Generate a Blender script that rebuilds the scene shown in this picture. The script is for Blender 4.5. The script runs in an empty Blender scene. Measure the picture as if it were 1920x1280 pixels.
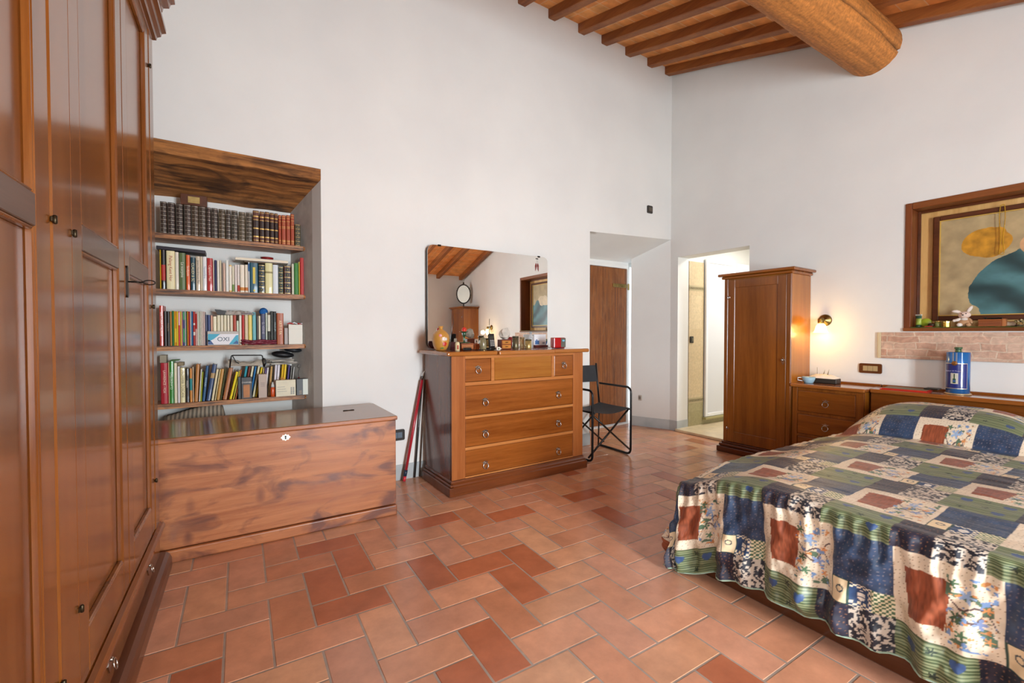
import bpy, bmesh, math, random
import numpy as np
from mathutils import Vector, Matrix, noise as mnoise
random.seed(7)
SC = bpy.context.scene
COL = SC.collection
PI = math.pi
# ---------------------------------------------------------------- camera model (1920x1280 photograph)
F = 830.0; EYE = 1.15
PIT = math.atan(16/F); TH = math.atan(1350/F)
FH = (math.cos(TH), math.sin(TH)); RT = (math.sin(TH), -math.cos(TH))
def ray(x, y):
    u = (x-960)/F; v = -(y-640)/F
    d = [FH[i]*math.cos(PIT)+FH[i]*math.sin(PIT)*v+RT[i]*u for i in (0, 1)]
    return d+[-math.sin(PIT)+math.cos(PIT)*v]
def onY(x, y, Y):
    d = ray(x, y); t = Y/d[1]; return Vector((d[0]*t, Y, EYE+d[2]*t))
def onX(x, y, X):
    d = ray(x, y); t = X/d[0]; return Vector((X, d[1]*t, EYE+d[2]*t))
def onZ(x, y, z=0.0):
    d = ray(x, y); t = (z-EYE)/d[2]; return Vector((d[0]*t, d[1]*t, z))
cam_d = bpy.data.cameras.new('camera'); cam = bpy.data.objects.new('camera', cam_d); COL.objects.link(cam)
cam.location = (0, 0, EYE); cam.rotation_euler = (PI/2-PIT, 0, -(PI/2-TH))
cam_d.sensor_fit = 'HORIZONTAL'; cam_d.sensor_width = 36; cam_d.lens = F/1920*36; cam_d.clip_start = .02
SC.camera = cam
# ---------------------------------------------------------------- colours and materials
def lin(c):
    c /= 255.0
    return c/12.92 if c <= .04045 else ((c+.055)/1.055)**2.4
def rgb(h):
    h = h.lstrip('#'); return tuple(lin(int(h[i:i+2], 16)) for i in (0, 2, 4))+(1.0,)
MATS = {}
def newmat(name):
    m = bpy.data.materials.new(name); m.use_nodes = True
    nt = m.node_tree; b = nt.nodes['Principled BSDF']; return m, nt, b
def plain(hexc, rough=.5, metal=0.0, spec=.5, emit=None, es=0, trans=0, ior=1.45, coat=0, var=.0, alpha=1):
    key = (hexc, rough, metal, spec, emit, es, trans, coat, var, alpha)
    if key in MATS: return MATS[key]
    m, nt, b = newmat('surface_'+hexc.strip('#'))
    c = rgb(hexc)
    if var:
        n = nt.nodes.new('ShaderNodeTexNoise'); n.inputs['Scale'].default_value = 14; n.inputs['Detail'].default_value = 6
        tc = nt.nodes.new('ShaderNodeTexCoord'); nt.links.new(tc.outputs['Object'], n.inputs['Vector'])
        r = nt.nodes.new('ShaderNodeValToRGB'); r.color_ramp.elements[0].position = .3; r.color_ramp.elements[1].position = .7
        r.color_ramp.elements[0].color = tuple(max(0, v*(1-var)) for v in c[:3])+(1,)
        r.color_ramp.elements[1].color = tuple(min(1, v*(1+var)) for v in c[:3])+(1,)
        nt.links.new(n.outputs['Fac'], r.inputs['Fac']); nt.links.new(r.outputs['Color'], b.inputs['Base Color'])
    else:
        b.inputs['Base Color'].default_value = c
    b.inputs['Roughness'].default_value = rough; b.inputs['Metallic'].default_value = metal
    b.inputs['Specular IOR Level'].default_value = spec; b.inputs['IOR'].default_value = ior
    b.inputs['Transmission Weight'].default_value = trans; b.inputs['Coat Weight'].default_value = coat
    b.inputs['Alpha'].default_value = alpha
    if emit: b.inputs['Emission Color'].default_value = rgb(emit); b.inputs['Emission Strength'].default_value = es
    MATS[key] = m; return m
def wood(name, dark, light, axis='Z', scale=1.0, rough=.4, blotch=None, blotch_amt=0.0, knots=False, coat=0.0, ring=7.0, contrast=(.3, .7), bump=.02):
    """procedural wood, grain running along axis"""
    m, nt, b = newmat(name); N = nt.nodes; L = nt.links
    tc = N.new('ShaderNodeTexCoord'); mp = N.new('ShaderNodeMapping')
    s = {'X': (.35, 7, 7), 'Y': (7, .35, 7), 'Z': (7, 7, .35)}[axis]
    mp.inputs['Scale'].default_value = tuple(v*scale for v in s)
    L.new(tc.outputs['Object'], mp.inputs['Vector'])
    n1 = N.new('ShaderNodeTexNoise'); n1.inputs['Scale'].default_value = ring*.35; n1.inputs['Detail'].default_value = 5
    n1.inputs['Roughness'].default_value = .55; n1.inputs['Distortion'].default_value = .6
    L.new(mp.outputs['Vector'], n1.inputs['Vector'])
    n2 = N.new('ShaderNodeTexNoise'); n2.inputs['Scale'].default_value = ring*4; n2.inputs['Detail'].default_value = 8
    n2.inputs['Roughness'].default_value = .7
    L.new(mp.outputs['Vector'], n2.inputs['Vector'])
    mix = N.new('ShaderNodeMath'); mix.operation = 'MULTIPLY_ADD'; mix.inputs[1].default_value = .35
    L.new(n2.outputs['Fac'], mix.inputs[0])
    sc = N.new('ShaderNodeMath'); sc.operation = 'MULTIPLY'; sc.inputs[1].default_value = .65; L.new(n1.outputs['Fac'], sc.inputs[0])
    L.new(sc.outputs[0], mix.inputs[2])
    r = N.new('ShaderNodeValToRGB'); r.color_ramp.elements[0].position = contrast[0]; r.color_ramp.elements[1].position = contrast[1]
    r.color_ramp.elements[0].color = rgb(dark); r.color_ramp.elements[1].color = rgb(light)
    L.new(mix.outputs[0], r.inputs['Fac'])
    out = r.outputs['Color']
    if blotch:
        mp2 = N.new('ShaderNodeMapping'); mp2.inputs['Scale'].default_value = {'X': (2.2, 5, 5), 'Y': (5, 2.2, 5), 'Z': (5, 5, 2.2)}[axis]
        L.new(tc.outputs['Object'], mp2.inputs['Vector'])
        n3 = N.new('ShaderNodeTexNoise'); n3.inputs['Scale'].default_value = 1.3*scale; n3.inputs['Detail'].default_value = 4; n3.inputs['Distortion'].default_value = 1.0
        L.new(mp2.outputs['Vector'], n3.inputs['Vector'])
        r3 = N.new('ShaderNodeValToRGB'); r3.color_ramp.elements[0].position = .50; r3.color_ramp.elements[1].position = .66
        r3.color_ramp.elements[0].color = (0, 0, 0, 1); r3.color_ramp.elements[1].color = (blotch_amt,)*3+(1,)
        L.new(n3.outputs['Fac'], r3.inputs['Fac'])
        fac = r3.outputs['Color']
        if knots:
            v = N.new('ShaderNodeTexVoronoi'); v.inputs['Scale'].default_value = 1.25; v.inputs['Randomness'].default_value = 1
            mp4 = N.new('ShaderNodeMapping'); mp4.inputs['Scale'].default_value = {'X': (5.6, 1.0, 2.6), 'Y': (1, 4.2, 2.9), 'Z': (4.2, 1, 2.9)}[axis]
            L.new(tc.outputs['Object'], mp4.inputs['Vector']); L.new(mp4.outputs['Vector'], v.inputs['Vector'])
            rk = N.new('ShaderNodeValToRGB'); rk.color_ramp.elements[0].position = .05; rk.color_ramp.elements[1].position = .22
            rk.color_ramp.elements[0].color = (.85, .85, .85, 1); rk.color_ramp.elements[1].color = (0, 0, 0, 1)
            L.new(v.outputs['Distance'], rk.inputs['Fac'])
            mx = N.new('ShaderNodeMath'); mx.operation = 'MAXIMUM'; L.new(rk.outputs['Color'], mx.inputs[0]); L.new(fac, mx.inputs[1]); fac = mx.outputs[0]
        mc = N.new('ShaderNodeMix'); mc.data_type = 'RGBA'; L.new(fac, mc.inputs[0]); L.new(out, mc.inputs[6]); mc.inputs[7].default_value = rgb(blotch)
        out = mc.outputs[2]
    L.new(out, b.inputs['Base Color']); b.inputs['Roughness'].default_value = rough; b.inputs['Coat Weight'].default_value = coat
    b.inputs['Coat Roughness'].default_value = .12
    if bump:
        bp = N.new('ShaderNodeBump'); bp.inputs['Strength'].default_value = bump*5; bp.inputs['Distance'].default_value = .004
        L.new(mix.outputs[0], bp.inputs['Height']); L.new(bp.outputs['Normal'], b.inputs['Normal'])
    return m
def attr_mat(name, attr, rough=.5, noise_amt=0.0, noise_scale=20, spec=.5, bump=0, coat=0, sheen=0):
    m, nt, b = newmat(name); N = nt.nodes; L = nt.links
    a = N.new('ShaderNodeAttribute'); a.attribute_name = attr; out = a.outputs['Color']
    tc = N.new('ShaderNodeTexCoord')
    if noise_amt:
        n = N.new('ShaderNodeTexNoise'); n.inputs['Scale'].default_value = noise_scale; n.inputs['Detail'].default_value = 7; n.inputs['Roughness'].default_value = .65
        L.new(tc.outputs['Object'], n.inputs['Vector'])
        r = N.new('ShaderNodeMapRange'); r.inputs['From Min'].default_value = .3; r.inputs['From Max'].default_value = .7
        r.inputs['To Min'].default_value = 1-noise_amt; r.inputs['To Max'].default_value = 1+noise_amt
        L.new(n.outputs['Fac'], r.inputs['Value'])
        mc = N.new('ShaderNodeVectorMath'); mc.operation = 'SCALE'; L.new(out, mc.inputs[0]); L.new(r.outputs['Result'], mc.inputs['Scale']); out = mc.outputs[0]
    L.new(out, b.inputs['Base Color']); b.inputs['Roughness'].default_value = rough; b.inputs['Specular IOR Level'].default_value = spec
    b.inputs['Coat Weight'].default_value = coat; b.inputs['Sheen Weight'].default_value = sheen
    if bump:
        n = N.new('ShaderNodeTexNoise'); n.inputs['Scale'].default_value = 35; n.inputs['Detail'].default_value = 6; L.new(tc.outputs['Object'], n.inputs['Vector'])
        bp = N.new('ShaderNodeBump'); bp.inputs['Strength'].default_value = bump; bp.inputs['Distance'].default_value = .003
        L.new(n.outputs['Fac'], bp.inputs['Height']); L.new(bp.outputs['Normal'], b.inputs['Normal'])
    return m
def plaster(name, c1, c2, scale=2.0, bump=.25, rough=.85):
    m, nt, b = newmat(name); N = nt.nodes; L = nt.links
    tc = N.new('ShaderNodeTexCoord'); n = N.new('ShaderNodeTexNoise'); n.inputs['Scale'].default_value = scale; n.inputs['Detail'].default_value = 8
    L.new(tc.outputs['Object'], n.inputs['Vector'])
    r = N.new('ShaderNodeValToRGB'); r.color_ramp.elements[0].position = .35; r.color_ramp.elements[1].position = .65
    r.color_ramp.elements[0].color = rgb(c1); r.color_ramp.elements[1].color = rgb(c2); L.new(n.outputs['Fac'], r.inputs['Fac'])
    L.new(r.outputs['Color'], b.inputs['Base Color']); b.inputs['Roughness'].default_value = rough
    n2 = N.new('ShaderNodeTexNoise'); n2.inputs['Scale'].default_value = 12; n2.inputs['Detail'].default_value = 9; n2.inputs['Roughness'].default_value = .6
    L.new(tc.outputs['Object'], n2.inputs['Vector'])
    bp = N.new('ShaderNodeBump'); bp.inputs['Strength'].default_value = bump; bp.inputs['Distance'].default_value = .006
    L.new(n2.outputs['Fac'], bp.inputs['Height']); L.new(bp.outputs['Normal'], b.inputs['Normal'])
    return m
# ---------------------------------------------------------------- mesh builder
class MB:
    def __init__(s): s.bm = bmesh.new()
    def _new(s, vs, fs, mi=0, smooth=False):
        v = [s.bm.verts.new(p) for p in vs]
        out = []
        for f in fs:
            try: q = s.bm.faces.new([v[i] for i in f]); q.material_index = mi; q.smooth = smooth; out.append(q)
            except ValueError: pass
        return v
    def box(s, x0, x1, y0, y1, z0, z1, bev=0.0, mi=0, M=None, seg=1):
        if x1 < x0: x0, x1 = x1, x0
        if y1 < y0: y0, y1 = y1, y0
        vs = [(x, y, z) for x in (x0, x1) for y in (y0, y1) for z in (z0, z1)]
        fs = [(0, 1, 3, 2), (4, 6, 7, 5), (0, 4, 5, 1), (2, 3, 7, 6), (0, 2, 6, 4), (1, 5, 7, 3)]
        if bev > 0:
            t = bmesh.new(); vv = [t.verts.new(p) for p in vs]
            for f in fs: t.faces.new([vv[i] for i in f])
            t.normal_update()
            bmesh.ops.bevel(t, geom=list(t.edges), offset=min(bev, .45*min(x1-x0, y1-y0, z1-z0)), segments=seg, profile=.5, affect='EDGES')
            t.verts.index_update(); vs = [tuple(v.co) for v in t.verts]; fs = [[v.index for v in f.verts] for f in t.faces]; t.free()
        if M is not None: vs = [tuple(M @ Vector(p)) for p in vs]
        s._new(vs, fs, mi); return s
    def prism(s, poly, a0, a1, axis='Z', mi=0, smooth=False, M=None):
        """polygon of 2-D points extruded along an axis"""
        def P(p, a):
            return {'Z': (p[0], p[1], a), 'Y': (p[0], a, p[1]), 'X': (a, p[0], p[1])}[axis]
        n = len(poly); vs = [P(p, a0) for p in poly]+[P(p, a1) for p in poly]
        if M is not None: vs = [tuple(M @ Vector(p)) for p in vs]
        fs = [tuple(range(n-1, -1, -1)), tuple(range(n, 2*n))]+[(i, (i+1) % n, (i+1) % n+n, i+n) for i in range(n)]
        v = [s.bm.verts.new(p) for p in vs]
        for k, f in enumerate(fs):
            q = s.bm.faces.new([v[i] for i in f]); q.material_index = mi; q.smooth = smooth and k > 1
        return s
    def lathe(s, prof, seg=24, c=(0, 0, 0), mi=0, M=None, smooth=True, sx=1, sy=1):
        vs = []; fs = []
        for r, z in prof:
            for k in range(seg):
                a = 2*PI*k/seg; vs.append((c[0]+r*math.cos(a)*sx, c[1]+r*math.sin(a)*sy, c[2]+z))
        for i in range(len(prof)-1):
            for k in range(seg):
                a = i*seg+k; b = i*seg+(k+1) % seg; fs.append((a, b, b+seg, a+seg))
        if prof[0][0] > 1e-6: fs.append(tuple(range(seg-1, -1, -1)))
        if prof[-1][0] > 1e-6: o = (len(prof)-1)*seg; fs.append(tuple(range(o, o+seg)))
        if M is not None: vs = [tuple(M @ Vector(p)) for p in vs]
        s._new(vs, fs, mi, smooth); return s
    def tube(s, pts, r, seg=10, mi=0, closed=False, cap=True):
        pts = [Vector(p) for p in pts]; n = len(pts); rs = r if isinstance(r, (list, tuple)) else [r]*n
        vs = []; prev = None
        for i, p in enumerate(pts):
            if closed: t = (pts[(i+1) % n]-pts[i-1]).normalized()
            else: t = (pts[min(i+1, n-1)]-pts[max(i-1, 0)]).normalized()
            if prev is None:
                a = Vector((0, 0, 1)) if abs(t.z) < .9 else Vector((1, 0, 0))
                u = t.cross(a).normalized()
            else:
                u = (prev-t*prev.dot(t)).normalized()
            prev = u; w = t.cross(u)
            for k in range(seg):
                ang = 2*PI*k/seg; vs.append(tuple(p+(u*math.cos(ang)+w*math.sin(ang))*rs[i]))
        fs = []
        for i in range(n if closed else n-1):
            j = (i+1) % n
            for k in range(seg): fs.append((i*seg+k, i*seg+(k+1) % seg, j*seg+(k+1) % seg, j*seg+k))
        if not closed and cap: fs += [tuple(range(seg-1, -1, -1)), tuple(range((n-1)*seg, n*seg))]
        s._new(vs, fs, mi, True); return s
    def ball(s, c, r, sc=(1, 1, 1), seg=16, mi=0, M=None):
        prof = [(math.sin(PI*i/seg)*r, -math.cos(PI*i/seg)*r) for i in range(seg+1)]
        prof[0] = (0, -r); prof[-1] = (0, r)
        T = Matrix.Translation(c) @ Matrix.Diagonal((*sc, 1))
        if M is not None: T = M @ T
        return s.lathe(prof, seg*2, mi=mi, M=T)
    def build(s, name, mats, parent=None, loc=None, rot=None, fix=True):
        if fix:
            bmesh.ops.remove_doubles(s.bm, verts=s.bm.verts, dist=1e-6)
            bmesh.ops.recalc_face_normals(s.bm, faces=s.bm.faces)
        me = bpy.data.meshes.new(name); s.bm.to_mesh(me); s.bm.free()
        o = bpy.data.objects.new(name, me); COL.objects.link(o)
        for m in (mats if isinstance(mats, (list, tuple)) else [mats]): me.materials.append(m)
        if parent is not None: o.parent = parent
        if loc is not None: o.location = loc
        if rot is not None: o.rotation_euler = rot
        return o
def roundrect(w, h, r, n=5, cx=0, cy=0):
    out = []
    for (sx, sy, a0) in ((1, 1, 0), (-1, 1, 90), (-1, -1, 180), (1, -1, 270)):
        for k in range(n+1):
            a = math.radians(a0+90*k/n); out.append((cx+sx*(w/2-r)+r*math.cos(a), cy+sy*(h/2-r)+r*math.sin(a)))
    return out
def fillet(pts, r, n=6):
    pts = [Vector(p) for p in pts]; out = [pts[0]]
    for i in range(1, len(pts)-1):
        a = (pts[i-1]-pts[i]); b = (pts[i+1]-pts[i]); rr = min(r, a.length*.45, b.length*.45)
        p0 = pts[i]+a.normalized()*rr; p1 = pts[i]+b.normalized()*rr
        for k in range(n+1):
            t = k/n; out.append(p0*(1-t)**2+pts[i]*2*t*(1-t)+p1*t*t)
    out.append(pts[-1]); return out
def tag(o, label=None, cat=None, group=None, kind=None):
    if label: o['label'] = label
    if cat: o['category'] = cat
    if group: o['group'] = group
    if kind: o['kind'] = kind
    return o
def thing(name, label, cat, loc=(0, 0, 0), rz=0, group=None):
    o = bpy.data.objects.new(name, None); COL.objects.link(o); o.location = loc; o.rotation_euler = (0, 0, rz); o.empty_display_size = .05
    return tag(o, label, cat, group)
def copy_tree(o, parent=None):
    c = o.copy(); COL.objects.link(c); c.parent = parent
    for ch in list(o.children): copy_tree(ch, c)
    return c
def lettering(text, size, mat, parent, M, name='lettering', extr=.0002, ax='CENTER'):
    cu = bpy.data.curves.new(name, 'FONT'); cu.body = text; cu.size = size; cu.extrude = extr; cu.align_x = ax; cu.align_y = 'CENTER'
    t = bpy.data.objects.new('tmp', cu); COL.objects.link(t)
    dg = bpy.context.evaluated_depsgraph_get()
    me = bpy.data.meshes.new_from_object(t.evaluated_get(dg)); bpy.data.objects.remove(t)
    me.transform(M); me.materials.clear(); me.materials.append(mat)
    o = bpy.data.objects.new(name, me); COL.objects.link(o); o.parent = parent
    return o
# ---------------------------------------------------------------- shared materials
M_wall = plaster('white_plaster', '#dfe0dd', '#e7e8e4', 1.2, .22)
M_reveal_shade = plaster('rough_shaded_plaster', '#b4afa8', '#c6c1b9', 9, .8)  # rough render with the reveal's shade put into its colour
M_base = plaster('grey_skirting_paint', '#a9b0b2', '#bac0c0', 6, .1, .6)
M_joist = wood('dark_joist_wood', '#6a3410', '#a9682e', 'Y', .8, .6, bump=.05)
M_lintel = wood('old_lintel_wood', '#4a260c', '#b87a3e', 'X', 1.3, .75, blotch='#241307', blotch_amt=.75, ring=9, contrast=(.36, .62), bump=.3)
M_mahog = wood('wardrobe_mahogany', '#5c2d0d', '#955a24', 'Z', .5, .22, coat=.4, bump=.004, contrast=(.32, .68))
M_mahog_y = wood('wardrobe_mahogany_rail', '#5c2d10', '#945624', 'Y', .5, .24, coat=.4, bump=.004)
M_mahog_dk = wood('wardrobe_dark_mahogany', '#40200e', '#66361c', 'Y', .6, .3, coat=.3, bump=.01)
M_wal = wood('dresser_walnut', '#8a430f', '#c07a35', 'X', .45, .27, coat=.25, bump=.01, contrast=(.32, .7))
M_wal_z = wood('dresser_walnut_upright', '#87481c', '#b87440', 'Z', .45, .27, coat=.25, bump=.01)
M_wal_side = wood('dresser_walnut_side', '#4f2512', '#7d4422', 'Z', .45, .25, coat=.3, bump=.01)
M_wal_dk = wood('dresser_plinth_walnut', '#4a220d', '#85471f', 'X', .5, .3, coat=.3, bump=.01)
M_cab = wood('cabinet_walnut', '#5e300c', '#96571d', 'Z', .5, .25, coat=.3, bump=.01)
M_cab_lit = wood('cabinet_lit_walnut', '#85480f', '#b67226', 'Z', .45, .25, coat=.35, bump=.01)  # walnut lightened in its colour for the lamp glow on the side
M_cab_y = wood('cabinet_walnut_rail', '#60300a', '#985719', 'Y', .5, .25, coat=.3, bump=.01)
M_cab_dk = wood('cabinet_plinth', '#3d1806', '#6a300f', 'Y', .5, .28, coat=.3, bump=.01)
M_chest = wood('chest_pine', '#8a4a26', '#c08052', 'X', 1.5, .38, blotch='#5a3026', blotch_amt=.85, knots=True, bump=.04)
M_chest_top = wood('chest_lid', '#70441f', '#a57245', 'X', .8, .24, blotch='#3a1c0c', blotch_amt=.35, coat=.35, bump=.01)
M_shelf = wood('burnt_shelf_wood', '#3a1c0c', '#c0824c', 'X', 3.0, .5, blotch='#241208', blotch_amt=.4, ring=10, contrast=(.40, .58), bump=.05)
M_door = wood('old_door_wood', '#451f06', '#a05c1a', 'Z', 2.0, .5, blotch='#e8b880', blotch_amt=.05, ring=10, bump=.2)
M_pine = wood('pine_boards', '#c9924c', '#edc27e', 'Z', .8, .45, blotch='#9a602a', blotch_amt=.25)
M_frame = wood('window_frame_brown', '#4e220a', '#8d4d22', 'Z', .9, .4, bump=.03)
M_steel = plain('#b9b5ae', .25, 1.0); M_brass = plain('#8d7a4a', .35, 1.0, var=.3); M_dkmetal = plain('#2a2622', .35, .9)
M_black = plain('#0d0d0f', .3); M_white = plain('#eceae4', .4)
# ---------------------------------------------------------------- room
A1 = 1.6*PI/180; A2 = 2.5*PI/180
O1 = (0, 3.368, 0); O2 = (4.352, 3.39, 0)
def W1(x, y, z=0): return Vector((O1[0]+x*math.cos(A1)-y*math.sin(A1), O1[1]+x*math.sin(A1)+y*math.cos(A1), z))
def W2(x, y, z=0): return Vector((O2[0]+x*math.cos(A2)-y*math.sin(A2), O2[1]+x*math.sin(A2)+y*math.cos(A2), z))
def inv(o, a, p):
    dx, dy = p[0]-o[0], p[1]-o[1]; return (dx*math.cos(a)+dy*math.sin(a), -dx*math.sin(a)+dy*math.cos(a))
TOP = 4.75
NR0, NR1, NL0, NL1, ND = .497, .352, -.74, -.62, .425      # niche reveals
def struct(o): o['kind'] = 'structure'; return o
b = MB()
b.prism([(-1.3, 0), (NL0, 0), (NL1, ND), (-1.3, ND)], 0, TOP)
b.prism([(-1.3, ND), (3.20, ND), (3.20, .64), (-1.3, .64)], 0, TOP)
b.prism([(NL0, 0), (NR0, 0), (NR1, ND), (NL1, ND)], 0, .56)
b.prism([(NL0, 0), (NR0, 0), (NR1, ND), (NL1, ND)], 2.303, TOP)
b.prism([(NR0, 0), (3.06, 0), (3.20, .64), (3.19, ND), (NR1, ND)][:3]+[(3.20, ND), (NR1, ND)], 0, TOP)
# over the alcove, soffit falling to the back
x0, x1 = 3.0602, 4.60
vs = [(x0, 0, 2.187), (x1, 0, 2.262), (x1, .62, 2.0), (x0, .62, 2.0), (x0, 0, TOP), (x1, 0, TOP), (x1, .62, TOP), (x0, .62, TOP)]
b._new(vs, [(4, 7, 6, 5), (0, 4, 5, 1), (1, 5, 6, 2), (2, 6, 7, 3), (3, 7, 4, 0)])
sv = []
for i in range(13):
    for j in range(13):
        u = i/12; v = j/12; sv.append((x0+(x1-x0)*u, .62*v, (2.187*(1-u)+2.262*u)*(1-v)+2.0*v))
b._new(sv, [(i*13+j, i*13+j+1, (i+1)*13+j+1, (i+1)*13+j) for i in range(12) for j in range(12)], smooth=True)
b.prism([(3.16, .56), (3.28, .56), (3.28, .70), (3.16, .70)], 0, 2.1)
b.prism([(3.16, .53), (4.5, .53), (4.5, .70), (3.16, .70)], 1.985, 2.3)
wb = struct(b.build('wall_back', M_wall, loc=O1, rot=(0, 0, A1)))
# recess side gets a rougher render, its shade darkened into the colour
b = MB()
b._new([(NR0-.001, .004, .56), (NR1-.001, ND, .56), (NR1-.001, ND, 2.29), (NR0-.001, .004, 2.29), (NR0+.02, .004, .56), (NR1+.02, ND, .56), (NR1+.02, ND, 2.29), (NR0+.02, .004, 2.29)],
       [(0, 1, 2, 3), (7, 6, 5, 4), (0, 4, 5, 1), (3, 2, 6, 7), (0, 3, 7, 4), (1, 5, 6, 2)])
o = b.build('niche_reveal', M_reveal_shade, wb)
# lintel beam over the niche
b = MB()
pts = []
nx = 40
top = []; bot = []; back = []
for i in range(nx+1):
    x = NL0+(NR0-NL0)*i/nx
    top.append((x, -.004+.003*mnoise.noise(Vector((x*6, 0, 1))), 2.302))
    bot.append((x, -.006+.006*mnoise.noise(Vector((x*9, 0, 5))), 2.224+.010*mnoise.noise(Vector((x*5, 3, 5)))))
    back.append((NL1+(NR1-NL1)*i/nx, ND, 2.07+.01*mnoise.noise(Vector((x*4, 7, 5)))))
mid = [tuple(bot[i][k]*.5+back[i][k]*.5+(-.012*math.sin(i*.6)*.3 if k == 2 else 0) for k in range(3)) for i in range(nx+1)]
tb = [(back[i][0], ND, 2.302) for i in range(nx+1)]
vs = top+bot+mid+back+tb; n = nx+1; fs = []
for r in range(5):
    for i in range(nx):
        a = r*n+i; c = ((r+1) % 5)*n+i; fs.append((a, a+1, c+1, c))
fs += [tuple(r*n for r in range(5)), tuple(r*n+nx for r in range(4, -1, -1))]
b._new(vs, fs); struct(b.build('trim_1', M_lintel, loc=O1, rot=(0, 0, A1)))
# alcove side wall + wall over bathroom opening + window wall
wy = lambda Y: (Y-3.39)/math.cos(A2)
J = -.828
b = MB()
b.prism([(0, 0), (.206, 0), (.206, .60), (-.168, .55), (0, .10)][::-1], 0, TOP)      # alcove side
b.prism([(0, J), (.206, J), (.206, 0), (0, 0)], 2.032, TOP)                    # over opening
FY0, FY1, FZ0, FZ1 = -3.44, -2.04, 1.163, 2.154
b.prism([(0, FY1), (.206, FY1), (.206, J), (0, J)], 0, TOP)
b.prism([(0, FY0), (.206, FY0), (.206, FY1), (0, FY1)], 0, FZ0)
b.prism([(0, FY0), (.206, FY0), (.206, FY1), (0, FY1)], FZ1, TOP)
b.prism([(0, -5.95), (.206, -5.95), (.206, FY0), (0, FY0)], 0, TOP)
b.prism([(.206, FY0), (.24, FY0), (.24, FY1), (.206, FY1)], FZ0-.02, FZ1+.02)
wr = struct(b.build('wall_right', M_wall, loc=O2, rot=(0, 0, A2)))
# skirting
b = MB()
b.prism([(NR0, -.006), (3.062, -.006), (3.062, 0), (NR0, 0)], 0, .12); b.prism([(3.06, -.006), (3.066, -.006), (3.19, .56), (3.184, .56)], 0, .12)
struct(b.build('baseboard_back', M_base, loc=O1, rot=(0, 0, A1)))
b = MB()
b.prism([(-.174, .55), (-.006, .10), (-.006, 0), (-.006, -.006), (.206, -.006), (.206, 0), (0, 0), (0, .10), (-.168, .55)], 0, .118)
struct(b.build('baseboard_right', M_base, loc=O2, rot=(0, 0, A2)))
YF = -2.47; XL = -.97
def wall_with_hole(name, horizontal, c, a0, a1, h0, h1, z0, z1, t):
    b = MB()
    def bx(p0, p1, q0, q1):
        if horizontal: b.box(p0, p1, c-t, c, q0, q1)
        else: b.box(c-t, c, p0, p1, q0, q1)
    bx(a0, h0, 0, TOP); bx(h1, a1, 0, TOP); bx(h0, h1, 0, z0); bx(h0, h1, z1, TOP)
    return struct(b.build(name, M_wall))
wall_with_hole('wall_front', True, YF, -1.3, 4.9, .95, 1.85, .30, 2.1, .3)
wall_with_hole('wall_left', False, XL, -2.6, 3.5, -1.75, -.45, .8, 2.15, .3)
M_winfr = wood('window_frame_chestnut', '#5a2c10', '#935a2a', 'Z', .9, .4)
M_glass = plain('#ffffff', .02, 0, .5, trans=1.0, ior=1.05)
def window(name, horizontal, c, h0, h1, z0, z1):
    b = MB(); w = .05; mid = (h0+h1)/2
    def bx(bb, p0, p1, q0, q1, d=.05):
        if horizontal: bb.box(p0, p1, c-.12-d/2, c-.12+d/2, q0, q1, .004)
        else: bb.box(c-.12-d/2, c-.12+d/2, p0, p1, q0, q1, .004)
    for a, e in ((h0, mid), (mid, h1)):
        bx(b, a, a+w, z0, z1); bx(b, e-w, e, z0, z1); bx(b, a+w, e-w, z0, z0+w+.02); bx(b, a+w, e-w, z1-w, z1)
    r = struct(b.build(name, M_winfr))
    return r
window('window_1', True, YF, .95, 1.85, .30, 2.1); window('fill_window', False, XL, -1.75, -.45, .8, 2.15)  # the left window is added, unseen, as fill for the right wall
# ---------------------------------------------------------------- ceiling
SL = .30; JZ = 4.13
def cz(Y): return JZ-SL*(3.45-Y)
m, nt, bs = newmat('terracotta_ceiling_tiles'); N = nt.nodes; L = nt.links
tc = N.new('ShaderNodeTexCoord'); mp = N.new('ShaderNodeMapping'); L.new(tc.outputs['Object'], mp.inputs['Vector'])
br = N.new('ShaderNodeTexBrick'); br.inputs['Scale'].default_value = 1; br.inputs['Brick Width'].default_value = .345; br.inputs['Row Height'].default_value = .15
br.offset = 0; br.inputs['Mortar Size'].default_value = .004; br.inputs['Color1'].default_value = rgb('#e0904a'); br.inputs['Color2'].default_value = rgb('#e8a35c'); br.inputs['Mortar'].default_value = rgb('#e4b588')
L.new(mp.outputs['Vector'], br.inputs['Vector'])
n = N.new('ShaderNodeTexNoise'); n.inputs['Scale'].default_value = 9; n.inputs['Detail'].default_value = 7; L.new(tc.outputs['Object'], n.inputs['Vector'])
mr = N.new('ShaderNodeMapRange'); mr.inputs['From Min'].default_value = .3; mr.inputs['From Max'].default_value = .7; mr.inputs['To Min'].default_value = .75; mr.inputs['To Max'].default_value = 1.15
L.new(n.outputs['Fac'], mr.inputs['Value']); vm = N.new('ShaderNodeVectorMath'); vm.operation = 'SCALE'; L.new(br.outputs['Color'], vm.inputs[0]); L.new(mr.outputs['Result'], vm.inputs['Scale'])
L.new(vm.outputs[0], bs.inputs['Base Color']); bs.inputs['Roughness'].default_value = .8
M_ceil = m
b = MB(); x0, x1 = -1.3, 4.9; ya, yb = YF-.1, 3.53
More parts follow.
